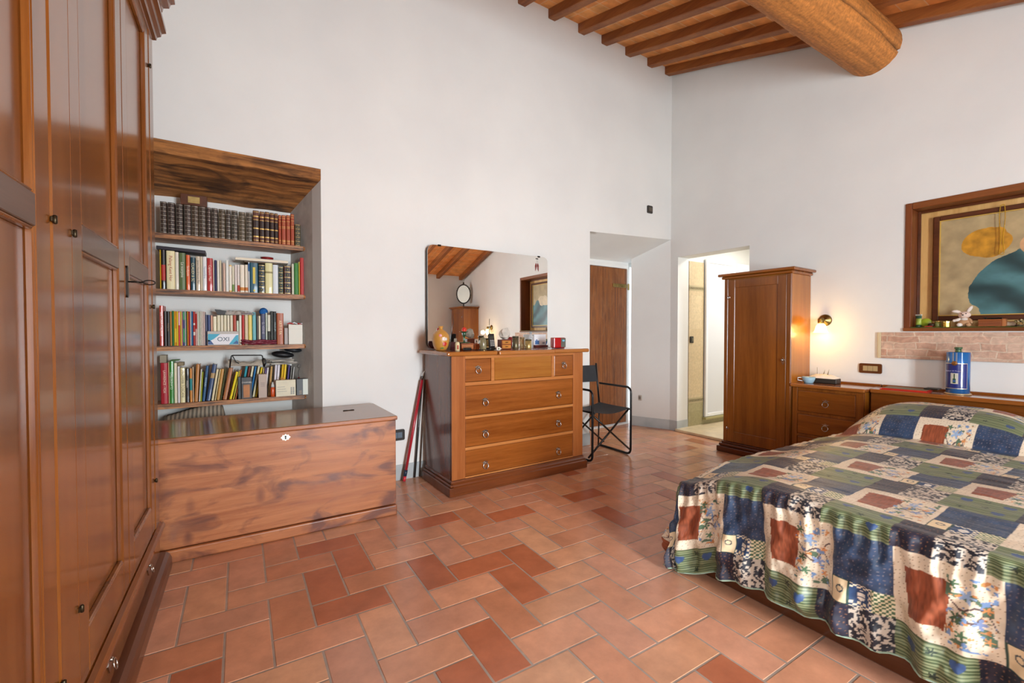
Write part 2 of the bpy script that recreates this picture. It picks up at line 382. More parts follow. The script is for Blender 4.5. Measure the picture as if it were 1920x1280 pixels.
b._new([(x0, ya, cz(ya)+.087), (x1, ya, cz(ya)+.087), (x1, yb, cz(yb)+.087), (x0, yb, cz(yb)+.087), (x0, ya, cz(ya)+.14), (x1, ya, cz(ya)+.14), (x1, yb, cz(yb)+.14), (x0, yb, cz(yb)+.14)],
       [(0, 3, 2, 1), (4, 5, 6, 7), (0, 1, 5, 4), (1, 2, 6, 5), (2, 3, 7, 6), (3, 0, 4, 7)])
ceil = struct(b.build('ceiling', M_ceil))
k = 0
for X in [4.256, 3.955, 3.605, 3.249, 2.933, 2.56]+[2.56-.345*i for i in range(1, 11)]:
    b = MB(); w = .042; yb = 3.50; ya = YF-.02; n = 24
    vs = []; last = (k == 0)
    for i in range(n+1):
        Y = yb+(ya-yb)*i/n; dx = (.008 if not last else .012)*mnoise.noise(Vector((Y*1.3, X*7, 0))); sag = .006*mnoise.noise(Vector((Y*1.5, X*3, 4)))
        if last: dx -= A2*(Y-3.45)*-1.0*0-.0; dx += .044*(3.45-Y)
        z = cz(Y)+sag
        vs += [(X-w+dx, Y, z+.094), (X-w+dx, Y, z+.006), (X-w+.007+dx, Y, z), (X+w-.007+dx, Y, z), (X+w+dx, Y, z+.006), (X+w+dx, Y, z+.094)]
    fs = []
    for i in range(n):
        for j in range(6): fs.append((i*6+j, i*6+(j+1) % 6, (i+1)*6+(j+1) % 6, (i+1)*6+j))
    fs += [tuple(range(6)), tuple(range(n*6+5, n*6-1, -1))]
    b._new(vs, fs); b.build('joist', M_joist, ceil); k += 1
# round main beam
b = MB(); n = 420; sg = 160; vs = []; cols = []
BY, BZ, BR = 1.575, 3.452, .186
for i in range(n+1):
    X = 4.47-(4.47+1.0)*i/n
    for j in range(sg):
        a = 2*PI*j/sg
        p = Vector((X*.5, math.cos(a)*1.0, math.sin(a)*1.0))
        r = BR*(1+.022*mnoise.noise(p*1.2)+.012*mnoise.noise(Vector((X*3, math.cos(a)*3, math.sin(a)*3)))+.012*mnoise.noise(Vector((X*9, math.cos(a)*7, math.sin(a)*7))))
        crack = a0 = PI*1.18+.18*math.sin(X*1.1)+.10*math.sin(X*3)
        d = abs((a-crack-.05*mnoise.noise(Vector((X*6, 2, 2)))+PI) % (2*PI)-PI)*BR
        gr = max(0, 1-d/.010); cr2 = abs((a-(PI*1.02+.3*math.sin(X*.8+2)+.06*mnoise.noise(Vector((X*7, 5, 2))))+PI) % (2*PI)-PI)*BR; gr = max(gr, .9*max(0, 1-cr2/.008)*(1 if math.sin(X*2.3) > -.2 else 0))
        r -= .022*gr*(1 if math.sin(X*1.7+1) > -.5 else 0)
        if i == n or i == 0: pass
        g = .5+.5*mnoise.noise(Vector((X*1.2, math.cos(a)*4, math.sin(a)*4)))
        h = .5+.5*mnoise.noise(Vector((X*3, math.cos(a)*16, math.sin(a)*16)))
        c = np.array(rgb('#bd7a38')[:3])*(.66+.5*g)*(.68+.6*h); c = c*(1-.8*gr)
        cols.append(c); vs.append((X, BY+r*math.cos(a), BZ+r*math.sin(a)))
fs = []
for i in range(n):
    for j in range(sg): fs.append((i*sg+j, (i+1)*sg+j, (i+1)*sg+(j+1) % sg, i*sg+(j+1) % sg))
fs += [tuple(range(sg)), tuple(range(n*sg+sg-1, n*sg-1, -1))]
b._new(vs, fs, 0, True)
bm_ = b.build('main_beam', attr_mat('round_beam_wood', 'tint', .75, .35, 45, bump=.8), ceil, fix=False)
at = bm_.data.color_attributes.new('tint', 'FLOAT_COLOR', 'POINT')
at.data.foreach_set('color', np.array([[*c, 1] for c in cols], dtype=np.float32).ravel())
# ---------------------------------------------------------------- floor of herringbone terracotta
s = .1525; gx, gy = .855, 1.86; g = .0019
dark_px = [(899, 1059), (990, 1049), (976, 1095), (927, 1221), (652, 1135), (612, 1023), (658, 1049), (830, 970), (959, 959), (355, 1227), (1154, 963)]
darks = [onZ(*p) for p in dark_px]; mids = [onZ(*p) for p in ((558, 1060), (896, 966), (700, 1072), (566, 1182), (1000, 1160), (300, 1260))]
vs = []; fs = []; cols = []; base = [rgb(h)[:3] for h in ('#cc9676', '#cf9b78', '#c78e6e', '#cf9f7c', '#ca9272', '#cb967a')]
rnd = random.Random(3)
def tile(x0, x1, y0, y1):
    cx, cy = (x0+x1)/2, (y0+y1)/2
    if not (-1.15 < cx < 4.5 and YF-.1 < cy < 4.1): return
    if cx > 4.36-.044*(cy-3.39)+.14: return
    c = np.array(rnd.choice(base))*rnd.uniform(.9, 1.1)
    for d in darks:
        if x0 < d.x < x1 and y0 < d.y < y1: c = np.array(rgb('#b56d4c')[:3])*rnd.uniform(.9, 1.1)
    for d in mids:
        if x0 < d.x < x1 and y0 < d.y < y1: c = np.array(rgb('#c08463')[:3])
    if rnd.random() < .05: c = np.array(rgb('#b06a4a')[:3])
    jz = [rnd.uniform(-.0007, .0007) for _ in range(4)]; e = g+rnd.uniform(0, .0012); q = .0028
    co = [(x0+e, y0+e), (x1-e, y0+e), (x1-e, y1-e), (x0+e, y1-e)]
    ci = [(x0+e+q, y0+e+q), (x1-e-q, y0+e+q), (x1-e-q, y1-e-q), (x0+e+q, y1-e-q)]
    o = len(vs)
    vs.extend([(p[0], p[1], -.0035) for p in co]+[(p[0], p[1], -.001+jz[i]) for i, p in enumerate(ci)])
    cols.extend([c*.92]*4+[c]*4)
    fs.append((o+4, o+5, o+6, o+7))
    for i in range(4): fs.append((o+i, o+(i+1) % 4, o+4+(i+1) % 4, o+4+i))
for m_ in range(-60, 61):
    for n_ in range(-20, 21):
        ux, uy = m_+2*n_, m_-2*n_
        tile(gx+ux*s, gx+(ux+2)*s, gy+uy*s, gy+(uy+1)*s)
        tile(gx+(ux+2)*s, gx+(ux+3)*s, gy+(uy-1)*s, gy+(uy+1)*s)
o_ = len(vs); gc = np.array(rgb('#a3968a')[:3])
vs.extend([(-1.3, YF-.3, -.0022), (4.46, YF-.3, -.0022), (4.46, 4.15, -.0022), (-1.3, 4.15, -.0022)]); cols.extend([gc]*4); fs.append((o_, o_+1, o_+2, o_+3))
b = MB(); b._new(vs, fs)
fl_ = b.build('floor', attr_mat('terracotta_floor_tiles', 'tint', .25, .17, 7, spec=.55, bump=.08, coat=.0), fix=False)
at = fl_.data.color_attributes.new('tint', 'FLOAT_COLOR', 'POINT'); at.data.foreach_set('color', np.array([[*c, 1] for c in cols], dtype=np.float32).ravel())
struct(fl_)
# ---------------------------------------------------------------- alcove door
t = tag(bpy.data.objects.new('door_1', None), kind='structure'); COL.objects.link(t)
dl = W1(3.345, .535); t.location = dl; t.rotation_euler = (0, 0, A1)
b = MB(); 
for i in range(4): b.box(.02+i*.207, .02+(i+1)*.207-.003, 0, .035, .02, 1.955, .003)
b.build('door_leaf', M_door, t)
b = MB(); b.box(-.04, .018, -.01, .05, 0, 2.0, .003); b.box(.852, .885, -.01, .05, 0, 2.0, .003); b.box(.018, .852, -.01, .05, 1.958, 2.0, .003)
b.build('door_frame', M_wall, t)
b = MB(); z = 1.74; b.box(.60, .84, -.012, -.001, z-.022, z+.022, .003); b.box(.845, .875, -.024, -.012, z-.05, z+.03, .006)
for k in range(6): b.box(.625+k*.035, .637+k*.035, -.016, -.012, z-.01, z+.01, .002)
b.build('bolt_hinge', M_brass, t)
b = MB(); b.box(0, .86, -.03, .04, 0, .012, .002); b.build('threshold', M_wall, t)
# ---------------------------------------------------------------- bathroom beyond the opening
def tiles_mat(name, c1, c2, mort, w, h):
    m, nt, bs = newmat(name); N = nt.nodes; L = nt.links
    tc = N.new('ShaderNodeTexCoord'); br = N.new('ShaderNodeTexBrick'); br.offset = 0; br.inputs['Scale'].default_value = 1
    br.inputs['Brick Width'].default_value = w; br.inputs['Row Height'].default_value = h; br.inputs['Mortar Size'].default_value = .002
    br.inputs['Color1'].default_value = rgb(c1); br.inputs['Color2'].default_value = rgb(c2); br.inputs['Mortar'].default_value = rgb(mort)
    mp = N.new('ShaderNodeMapping'); mp.inputs['Rotation'].default_value = (PI/2, 0, 0); L.new(tc.outputs['Object'], mp.inputs['Vector']); L.new(mp.outputs['Vector'], br.inputs['Vector'])
    n = N.new('ShaderNodeTexNoise'); n.inputs['Scale'].default_value = 40; n.inputs['Detail'].default_value = 4; L.new(tc.outputs['Object'], n.inputs['Vector'])
    mr = N.new('ShaderNodeMapRange'); mr.inputs['To Min'].default_value = .75; mr.inputs['To Max'].default_value = 1.2; L.new(n.outputs['Fac'], mr.inputs['Value'])
    vm = N.new('ShaderNodeVectorMath'); vm.operation = 'SCALE'; L.new(br.outputs['Color'], vm.inputs[0]); L.new(mr.outputs['Result'], vm.inputs['Scale'])
    L.new(vm.outputs[0], bs.inputs['Base Color']); bs.inputs['Roughness'].default_value = .35; return m
BX0, BX1, BYt, BYb = 4.562, 6.1, 3.40, 1.6
b = MB(); b.box(BX0, BX1, BYt, BYt+.1, 0, 2.6); b.box(BX1, BX1+.1, BYb, BYt+.1, 0, 2.6); b.box(BX0+.05, BX1, BYb-.1, BYb, 0, 2.6)
bw = struct(b.build('wall_bathroom', M_wall))
b = MB(); b.box(BX0+.0, 4.84, BYt-.008, BYt-.0005, .37, 1.655); b.box(BX0, 4.84, BYt-.008, BYt-.0005, 1.72, 2.005)
b.build('wall_tiles', tiles_mat('beige_wall_tiles', '#cdb78f', '#d6c29c', '#c9b795', .2, .2), bw)
b = MB(); b.box(BX0, 4.84, BYt-.008, BYt-.0005, 0.03, .305); b.box(4.84, BX1, BYt-.008, BYt-.0005, .03, .10)
b.build('lower_tiles', tiles_mat('green_wall_tiles', '#a39a72', '#aba27a', '#9a9270', .2, .2), bw)
b = MB()
for z0 in (.305, 1.655):
    b.box(BX0, 4.84, BYt-.010, BYt-.0005, z0, z0+.065)
M_border = plain('#b9ab86', .4)
b.build('tile_border', M_border, bw)
b = MB()
for z0 in (.305, 1.655):
    for k in range(9):
        x = BX0+.02+k*.03
        b.tube([(x+.012*math.cos(q*PI/4), BYt-.0115, z0+.032+.015*math.sin(q*PI/4)) for q in range(8)], .0018, 5, closed=True)
b.build('border_ornament', plain('#6e6a4c', .4), bw)
b = MB(); b.box(4.33, BX1, BYb, BYt, .0, .03, .004)
struct(b.build('floor_bathroom', plain('#dccbaa', .3, var=.12)))
b = MB(); b.box(BX0, BX1, BYb, BYt, 2.45, 2.6); cbm = b
struct(cbm.build('ceiling_bathroom', M_wall))
b = MB()
for k in range(3): b.box(BX0+.02, BX1-.02, 1.9+.5*k, 2.02+.5*k, 2.33, 2.449, .004)
struct(b.build('trim_2', wood('pale_bathroom_beam', '#c79a62', '#e3be8a', 'X', .8, .5)))
t = thing('shower_door', 'white framed frosted shower door beyond the bathroom opening', 'shower door', (4.845, BYt-.011, .12))
b = MB(); fw = .045; H_ = 1.93; Wd = .62
b.box(0, fw, -.03, 0, 0, H_, .006); b.box(Wd-fw, Wd, -.03, 0, 0, H_, .006); b.box(fw, Wd-fw, -.03, 0, 0, fw, .006); b.box(fw, Wd-fw, -.03, 0, H_-fw, H_, .006)
b.build('door_frame', plain('#eef0f2', .3), t)
b = MB(); b.box(fw+.001, Wd-fw-.001, -.02, -.012, fw+.001, H_-fw-.001); b.build('panel', plain('#d9dbe0', .35), t)
b = MB(); b.box(Wd+.01, Wd+.05, -.03, 0, 0, H_, .004); b.box(Wd+.05, Wd+.5, -.018, -.01, 0, H_, .002); b.build('side_panel', plain('#e4e6ea', .3), t)
b = MB(); b.box(-.02, Wd+.5, -.05, 0, -.03, -.002, .004); b.build('sill', plain('#a39a6a', .4), t)
t = thing('switch_plate', 'small dark switch plate on the tiled wall just inside the bathroom', 'switch', (4.605, BYt-.010, 1.07))
b = MB(); b.box(-.03, .03, -.012, -.001, -.04, .04, .004); b.build('plate', plain('#2c2a20', .4), t)
b = MB(); b.box(-.015, .015, -.016, -.012, -.02, .02, .003); b.build('rocker', plain('#59553f', .4), t)
# ---------------------------------------------------------------- wardrobe (local: y toward the back wall, x = front face at 0, body on -x)
WR = thing('wardrobe', 'tall mahogany wardrobe with panelled doors standing along the left edge', 'wardrobe', (-.338, 2.688, 0), -.5*PI/180)
LY = -2.50
b = MB(); b.box(-.60, -.026, LY, 0, .07, 2.56, .003); b.build('body', M_mahog, WR)
b = MB()
posts = [(-.098, 0), (-1.322, -1.192), (LY, LY+.10)]
b = None
for y0, y1 in posts: MB().box(-.027, 0, y0, y1, .24, 2.53, .004).build('post', M_mahog, WR)
b = MB(); b.box(-.03, .0, LY, 0, 2.535, 2.575, .003)
prof = [(0, 2.545), (.012, 2.548), (.016, 2.562), (.030, 2.57), (.034, 2.585), (.05, 2.592), (.05, 2.612), (-.03, 2.612), (-.03, 2.545)]
b.prism(prof, LY-.03, .03, 'Y'); b.build('lower_cornice', M_mahog_y, WR)
b = MB(); b.box(-.60, .02, LY, .0, 2.612, 2.70, .003)
prof = [(.02, 2.69), (.035, 2.695), (.04, 2.715), (.062, 2.722), (.068, 2.742), (.085, 2.75), (.085, 2.79), (-.60, 2.79), (-.60, 2.69)]
b.prism(prof, LY-.03, .04, 'Y'); b.build('crown_cornice', M_mahog_y, WR)
b = MB(); b.box(-.60, .0, LY, 0, .0, .24, .003); b.build('base_box', M_mahog, WR)
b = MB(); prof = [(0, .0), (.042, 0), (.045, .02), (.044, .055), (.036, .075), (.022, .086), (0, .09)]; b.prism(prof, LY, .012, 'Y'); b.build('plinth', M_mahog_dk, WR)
b = MB(); prof = [(0, .205), (.012, .206), (.020, .214), (.021, .226), (.014, .238), (0, .242)]; b.prism(prof, LY, .006, 'Y'); b.build('ledge_moulding', M_mahog_y, WR)
def panel_frame(bb, y0, y1, z0, z1, w, x0=-.026, x1=-.002):
    bb.box(x0, x1, y0, y0+w, z0, z1, .004); bb.box(x0, x1, y1-w, y1, z0, z1, .004)
def wdoor(y0, y1, hinge_high):
    d = MB(); w = .082; z0, z1 = .247, 2.53
    panel_frame(d, y0, y1, z0, z1, w)
    d.box(-.026, -.002, y0+w, y1-w, z0, .37, .003); d.box(-.026, -.002, y0+w, y1-w, 2.46, z1, .003)
    dd = d.build('door', M_mahog, WR)
    d = MB(); d.box(-.022, -.017, y0+w-.004, y1-w+.004, .36, 2.47); d.build('panel', M_mahog, dd)
    d = MB()
    for za, zb in ((.37, 1.367), (1.434, 2.46)):
        q = .008
        d.box(-.018, -.003, y0+w, y0+w+q, za, zb, .003); d.box(-.018, -.003, y1-w-q, y1-w, za, zb, .003)
        d.box(-.018, -.003, y0+w+q, y1-w-q, za, za+q, .003); d.box(-.018, -.003, y0+w+q, y1-w-q, zb-q, zb, .003)
    d.build('bead', M_mahog, dd)
    d = MB(); d.box(-.020, -.0015, y0+w-.001, y1-w+.001, 1.367, 1.434, .002); d.build('cross_rail', wood('wardrobe_rail_sheen', '#4a3428', '#75594a', 'Y', .5, .3, coat=.2, bump=.01), dd)  # grey reflection on the rail is put into its wood colour
    return dd
doors = [(-.628, -.10), (-1.188, -.632), (-1.856, -1.326), (-2.39, -1.86)]
dd = [wdoor(a, e, 0) for a, e in doors]
for y, zs in ((-.099, (2.36, 1.27, .47)), (-1.190, (1.395, .46)), (-1.324, (1.40, .36))):
    for z in zs:
        d = MB(); d.lathe([(.002, -.010), (.0042, -.008), (.0042, .008), (.002, .010)], 10, (.005, y, z)); d.box(-.001, .004, y-.009, y+.009, z-.006, z+.006, .0015)
        d.build('hinge', plain('#3e3424', .35, .8), WR)
for y in (-.60,):
    d = MB(); d.prism([(y+p[0], 1.335+p[1]) for p in roundrect(.022, .115, .010, 4)], -.002, .002, 'X'); e = d.build('escutcheon', M_dkmetal, dd[0])
    d = MB(); d.tube([(.0, y, 1.335), (.045, y, 1.335)], .0028, 8); d.tube([(.045+.017+.017*math.cos(a*PI/8), y, 1.335+.008*math.sin(a*PI/8)) for a in range(16)], .0022, 6, closed=True)
    for q in range(5): d.lathe([(.0028, -.0015), (.0045, 0), (.0028, .0015)], 8, M=Matrix.Translation((.012+q*.007, y, 1.335)) @ Matrix.Rotation(PI/2, 4, 'Y'))
    d.build('key', M_dkmetal, dd[0])
for y in (-.30, -.93, -1.65, -2.2):
    d = MB(); d.prism([(y+p[0], .155+p[1]) for p in [(0, .032), (.010, .02), (.022, 0), (.010, -.02), (0, -.032), (-.010, -.02), (-.022, 0), (-.010, .02)]], 0.0, .003, 'X')
    d.lathe([(.006, 0), (.006, .008)], 8, M=Matrix.Translation((.002, y, .165)) @ Matrix.Rotation(PI/2, 4, 'Y'))
    d.tube([(.012+.003*(1-math.cos(a)), y+.014*math.sin(a), .148+.016*math.cos(a)) for a in [k*PI/8 for k in range(16)]], .0025, 6, closed=True)
    d.build('drawer_pull', M_steel, WR)
# ---------------------------------------------------------------- chest
CH = thing('wooden_chest', 'long reddish pine blanket chest with dark knots and a polished lid below the bookshelves', 'chest', (0, 2.751, 0))
CX0, CX1, CD = -.745, .835, .585
b = MB(); b.box(CX0, CX1, .012, CD, .068, .600, .003); b.build('body', M_chest, CH)
b = MB(); b.box(CX0-.006, CX1+.004, 0, CD, 0, .064, .008, seg=3); b.build('base_moulding', M_chest, CH)
b = MB(); b.box(CX0-.01, CX1+.008, -.004, CD+.002, .602, .628, .007, seg=3); b.build('lid', [M_chest_top, M_chest], CH)
lid = CH.children[-1]
for p in lid.data.polygons: p.material_index = 0 if p.normal.z > .7 else 1
b = MB(); ex, ez = .212, .567
b.prism([(ex+x*.026, ez+z*.022) for x, z in [(-1, 0), (-.7, .25), (-.55, .7), (-.3, .55), (0, .9), (.3, .55), (.55, .7), (.7, .25), (1, 0), (.7, -.25), (.55, -.7), (.3, -.55), (0, -.9), (-.3, -.55), (-.55, -.7), (-.7, -.25)]], .008, .0115, 'Y')
e = b.build('keyhole_plate', plain('#c9c1b0', .4, .8), CH)
b = MB(); b.prism([(ex+x*.0035, ez+z*.010) for x, z in [(-1, -1), (1, -1), (1, .2), (1.6, .5), (1, 1), (-1, 1), (-1.6, .5), (-1, .2)]], .006, .0078, 'Y'); b.build('keyhole', M_black, e)
b = MB(); b.tube([(.62+.035*math.cos(a*PI/8), .36+.012*math.sin(a*PI/8)*math.cos(a*PI/8)*1.5, .630) for a in range(16)], .002, 6, closed=True); b.build('lid_ring', M_dkmetal, CH)
# ---------------------------------------------------------------- dresser; local x along the wall, y=0 front plane of body
DR = thing('chest_of_drawers', 'walnut chest of drawers with ring pulls standing against the long white wall', 'chest of drawers', (1.262, 2.862, 0), A1+.003)
W_, D_ = 1.232, .48
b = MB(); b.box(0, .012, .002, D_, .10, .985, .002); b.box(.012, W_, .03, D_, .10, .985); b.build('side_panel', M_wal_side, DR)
for xa in (0, W_-.108): b = MB(); b.box(xa, xa+.108, 0, .03, .105, .985, .002); b.build('corner_post', M_wal_z, DR)
b = MB()
XL_, XR_ = .108, W_-.108
for z0, z1 in ((.965, .985), (.770, .796), (.532, .552), (.305, .327), (.105, .115)): b.box(XL_, XR_, .001, .03, z0, z1, .001)
b.box(.324, .352, .0015, .03, .796, .965, .001); b.box(.895, .922, .0015, .03, .796, .965, .001)
b.build('front_rail', wood('dresser_rail', '#a05a24', '#cb8c50', 'X', .4, .27, coat=.25, bump=.01), DR)
b = MB(); b.prism([(-.012, 0), (-.026, .004), (-.03, .02), (-.03, .062), (-.022, .070), (-.020, .080), (-.008, .092), (-.004, .104), (.02, .104), (.02, 0)][::-1], -.0, W_+.0, 'X', M=None)
b.box(-.03, W_+.03, -.0285, D_, 0, .064, .006, seg=2); b.box(-.02, W_+.02, -.019, D_, .064, .082, .006, seg=2); b.box(-.008, W_+.008, -.007, D_, .082, .104, .006, seg=2)
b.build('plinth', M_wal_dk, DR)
b = MB()
b.box(-.045, .366, -.03, D_+.02, .987, 1.018, .012, seg=3); b.box(.369, .898, -.042, D_+.02, .985, 1.018, .009, seg=3); b.box(.901, W_+.05, -.03, D_+.02, .987, 1.018, .012, seg=3)
b.build('top', wood('dresser_top', '#8a4c1e', '#c0803e', 'X', .45, .14, coat=.6, bump=.005), DR)
def ring_pull(parent, x, y, z, R=.021, sx=1):
    """bat-wing back plate with a hanging ring, facing local -y"""
    d = MB(); pl_ = [(-1, .55), (-.5, .6), (-.28, 1.0), (0, 1.15), (.28, 1.0), (.5, .6), (1, .55), (.7, .25), (.55, 0), (.5, -.5), (0, -1), (-.5, -.5), (-.55, 0), (-.7, .25)]
    d.prism([(x+p[0]*.030, z+.012+p[1]*.014) for p in pl_], y-.0035, y-.0005, 'Y')
    d.lathe([(.007, 0), (.008, .006), (.004, .012)], 10, M=Matrix.Translation((x, y-.003, z+.014)) @ Matrix.Rotation(PI/2, 4, 'X'))
    d.tube([(x+R*math.sin(a), y-.009-.004*(1-math.cos(a)), z-.008+R*math.cos(a)) for a in [k*PI/10 for k in range(20)]], .003, 7, closed=True)
    d.ball((x, y-.009, z+.013), .005, seg=6)
    return d.build('ring_pull', M_steel, parent)
def drawer(parent, x0, x1, z0, z1, mat, pulls, name='drawer', y0=.004):
    d = MB(); g_ = .0025; d.box(x0+g_, x1-g_, y0, .028, z0+g_, z1-g_, .003, seg=2); o = d.build(name, mat, parent)
    for x, z in pulls: ring_pull(o, x, y0, z)
    return o
M_dr1 = wood('drawer_front_walnut', '#743a0e', '#a66228', 'X', .7, .25, coat=.3, bump=.01, contrast=(.35, .7))
M_dr2 = wood('drawer_front_golden', '#86480f', '#b47a30', 'X', .5, .24, coat=.3, bump=.01)
drawer(DR, .108, .324, .796, .965, M_dr1, [(.212, .885)]); drawer(DR, .922, XR_, .796, .965, M_dr1, [(1.022, .885)])
b = MB(); b.box(.354, .893, .003, .028, .798, .985, .002); b.build('centre_panel', M_dr2, DR)
for z0, z1, zk in ((.552, .770, .645), (.327, .532, .410), (.115, .305, .180)):
    drawer(DR, XL_, XR_, z0, z1, M_dr1, [(.272, zk), (.962, zk)])
# wall mirror standing on the dresser
TOPZ = 1.0185
MR = thing('wall_mirror', 'large frameless mirror with rounded corners leaning on the wall above the chest of drawers', 'mirror', (1.272, 3.345, TOPZ+.005), A1-.011)
b = MB(); mw, mh = 1.185, .83
b.prism([(mw/2+p[0], mh/2+p[1]) for p in roundrect(mw-.004, mh-.004, .05, 8)], .004, .044, 'Y', smooth=True); b.build('backing', plain('#3c3733', .5), MR)
b = MB(); b.prism([(mw/2+p[0], mh/2+p[1]) for p in roundrect(mw, mh, .05, 8)], -.002, .004, 'Y')
mg = plain('#f2f2ee', .0, 1.0); b.build('glass', mg, MR)
for xa in (.085, 1.07): b = MB(); b.box(xa, xa+.03, -.006, .0, mh-.008, mh+.006, .003); b.build('clip', M_dkmetal, MR)
t = thing('chilli_charm', 'pair of small red chilli pepper charms hanging at the mirror top corner', 'charm', W1(0, 0)); t.location = (2.335, 3.362, 1.80)
for s_ in (-1, 1):
    b = MB(); b.tube([(s_*.010, 0, -.01), (s_*.012, 0, -.035), (s_*.012, -.002, -.055), (s_*.018, 0, -.082)], [.004, .0095, .007, .002], 8); b.build('pepper', plain('#7a1e14', .3, coat=.5), t)
b = MB(); b.tube([(-.010, 0, -.012), (-.004, 0, .012), (0, 0, .03), (.004, 0, .012), (.010, 0, -.012)], .0014, 6); b.box(-.014, .014, -.004, .004, .028, .036, .002); b.build('cord', M_dkmetal, t)
# ---------------------------------------------------------------- tall cabinet; W2 frame, local x toward wall (x<=0 in room), y along wall
def cabinet(yc, label):
    C_ = thing('tall_cabinet', label, 'cabinet', W2(0, yc), A2)          # origin: wall plane, right (-y) edge of body
    w, d = .600, .375
    b = MB(); b.box(-d+.02, -.004, 0, .012, .10, 1.665, .002); b.box(-d+.02, -.004, w-.012, w, .10, 1.665, .002); b.box(-d+.02, -.004, .012, w-.012, .10, 1.665); b.build('side_panel', M_cab_lit, C_)
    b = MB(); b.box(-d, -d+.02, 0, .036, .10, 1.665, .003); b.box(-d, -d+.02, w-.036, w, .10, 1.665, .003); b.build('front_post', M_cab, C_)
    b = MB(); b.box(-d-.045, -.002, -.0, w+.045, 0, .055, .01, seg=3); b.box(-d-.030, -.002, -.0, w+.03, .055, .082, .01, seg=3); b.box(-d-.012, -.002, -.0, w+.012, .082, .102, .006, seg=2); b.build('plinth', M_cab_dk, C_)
    b = MB(); b.box(-d-.045, -.002, -.045, w+.045, 1.690, 1.716, .009, seg=3); b.box(-d-.02, -.002, -.02, w+.02, 1.665, 1.690, .009, seg=2); b.build('cornice', M_cab_y, C_)
    b = MB(); y0, y1, z0, z1 = .038, w-.038, .105, 1.655; s1, s2 = .072, .066; x0, x1 = -d+.001, -d+.02
    x0 = -d-.001
    b.box(x0, x1, y0, y0+s1, z0, z1, .002); b.box(x0, x1, y1-s2, y1, z0, z1, .002); b.box(x0, x1, y0+s1, y1-s2, z0, z0+.10, .002); b.box(x0, x1, y0+s1, y1-s2, z1-.075, z1, .002)
    dd = b.build('door', M_cab, C_)
    b = MB(); b.box(x0+.009, x1-.001, y0+s1, y1-s2, z0+.10, z1-.075); b.build('panel', M_cab, dd)
    b = MB(); b.lathe([(.0045, 0), (.006, .008), (.011, .016), (.009, .024), (0, .027)], 12, M=Matrix.Translation((x0, y0+.022, .915)) @ Matrix.Rotation(-PI/2, 4, 'Y'))
    b.prism([(y0+.022+p[0], .905+p[1]) for p in [(0, .035), (.012, .012), (.012, -.012), (0, -.035), (-.012, -.012), (-.012, .012)]], x0-.002, x0, 'X'); b.build('knob', M_steel, dd)
    for z in (1.49, .23):
        b = MB(); b.lathe([(.003, -.016), (.005, -.013), (.005, .013), (.003, .016)], 8, (x0-.003, y1+.001, z)); b.box(x0-.003, x0, y1-.02, y1, z-.006, z+.006, .001); b.build('hinge', M_steel, dd)
    return C_
CB = cabinet(wy(2.005)+.0, 'tall narrow walnut cabinet standing between the bathroom opening and the bedside drawers')
tr = thing('metal_tray', 'thin dark tray lying on top of the tall cabinet by the bathroom', 'tray', W2(-.19, wy(2.10), 1.7165), A2)
b = MB(); b.lathe([(.10, 0), (.118, .008), (.116, .010), (.098, .003)], 28, sy=.8); b.build('tray', M_dkmetal, tr)
def bedside(yc, label):
    B_ = thing('bedside_table', label, 'bedside table', W2(0, yc), A2); w, d = .505, .362
    b = MB(); b.box(-d+.03, -.004, 0, w, .06, .688, .002); b.build('carcass', M_cab_lit, B_)
    b = MB(); b.box(-d, -d+.03, 0, .05, .06, .688, .002); b.box(-d, -d+.03, w-.04, w, .06, .688, .002)
    for z in (.66, .475, .285, .085): b.box(-d+.001, -d+.03, .05, w-.04, z-.012 if z < .6 else z+.003, z+.012 if z < .6 else z+.028, .001)
    b.build('face_frame', M_cab, B_)
    b = MB(); b.box(-d-.025, -.040, -.012, w+.010, .690, .720, .009, seg=3); b.build('top', wood('bedside_top', '#7d4216', '#b06c30', 'Y', .45, .13, coat=.6, bump=.005), B_)
    b = MB(); b.box(-.04, -.003, -.012, w+.01, .690, .735, .006, seg=2); b.build('back_ledge', M_cab_y, B_)
    b = MB(); b.box(-d-.02, -.004, -.0, w+.0, 0, .06, .008, seg=2); b.build('plinth', M_cab_dk, B_)
    for z0, z1 in ((.487, .663), (.297, .463), (.097, .273)):
        m = MB(); m.box(-d+.003, -d+.028, .052, w-.042, z0+.002, z1-.002, .004, seg=2); o = m.build('drawer', M_cab_y, B_)
        e = MB(); zc = (z0+z1)/2; yk = w/2+.0; e.prism([(yk+p[0]*.028, zc+.014+p[1]*.014) for p in [(-1, .55), (-.5, .6), (0, 1.15), (.5, .6), (1, .55), (.55, 0), (0, -1), (-.55, 0)]], -d-.001, -d+.002, 'X')
        e.tube([(-d-.008-.004*(1-math.cos(a)), yk+.022*math.sin(a), zc-.010+.022*math.cos(a)) for a in [k*PI/10 for k in range(20)]], .003, 7, closed=True); e.ball((-d-.006, yk, zc+.012), .005, seg=6)
        e.build('ring_pull', M_steel, o)
    return B_
BS = bedside(wy(2.000)-.512, 'walnut bedside drawers between the tall cabinet and the bed')
# headboard shelf
HY1 = wy(2.000)-.512-.016; HY0 = HY1-1.74
HB = thing('headboard', 'low walnut headboard with a polished shelf top behind the bed', 'headboard', W2(0, HY1), A2)
b = MB(); b.box(-.27, -.004, HY0-HY1, 0, .03, .688, .003); b.build('panel', M_cab_y, HB)
b = MB(); b.box(-.300, -.040, HY0-HY1, -.002, .690, .720, .008, seg=3); b.build('shelf_top', wood('headboard_top', '#7d4216', '#b06c30', 'Y', .45, .13, coat=.6, bump=.005), HB)
b = MB(); b.box(-.04, -.003, HY0-HY1, -.002, .690, .735, .006, seg=2); b.build('back_ledge', M_cab_y, HB)
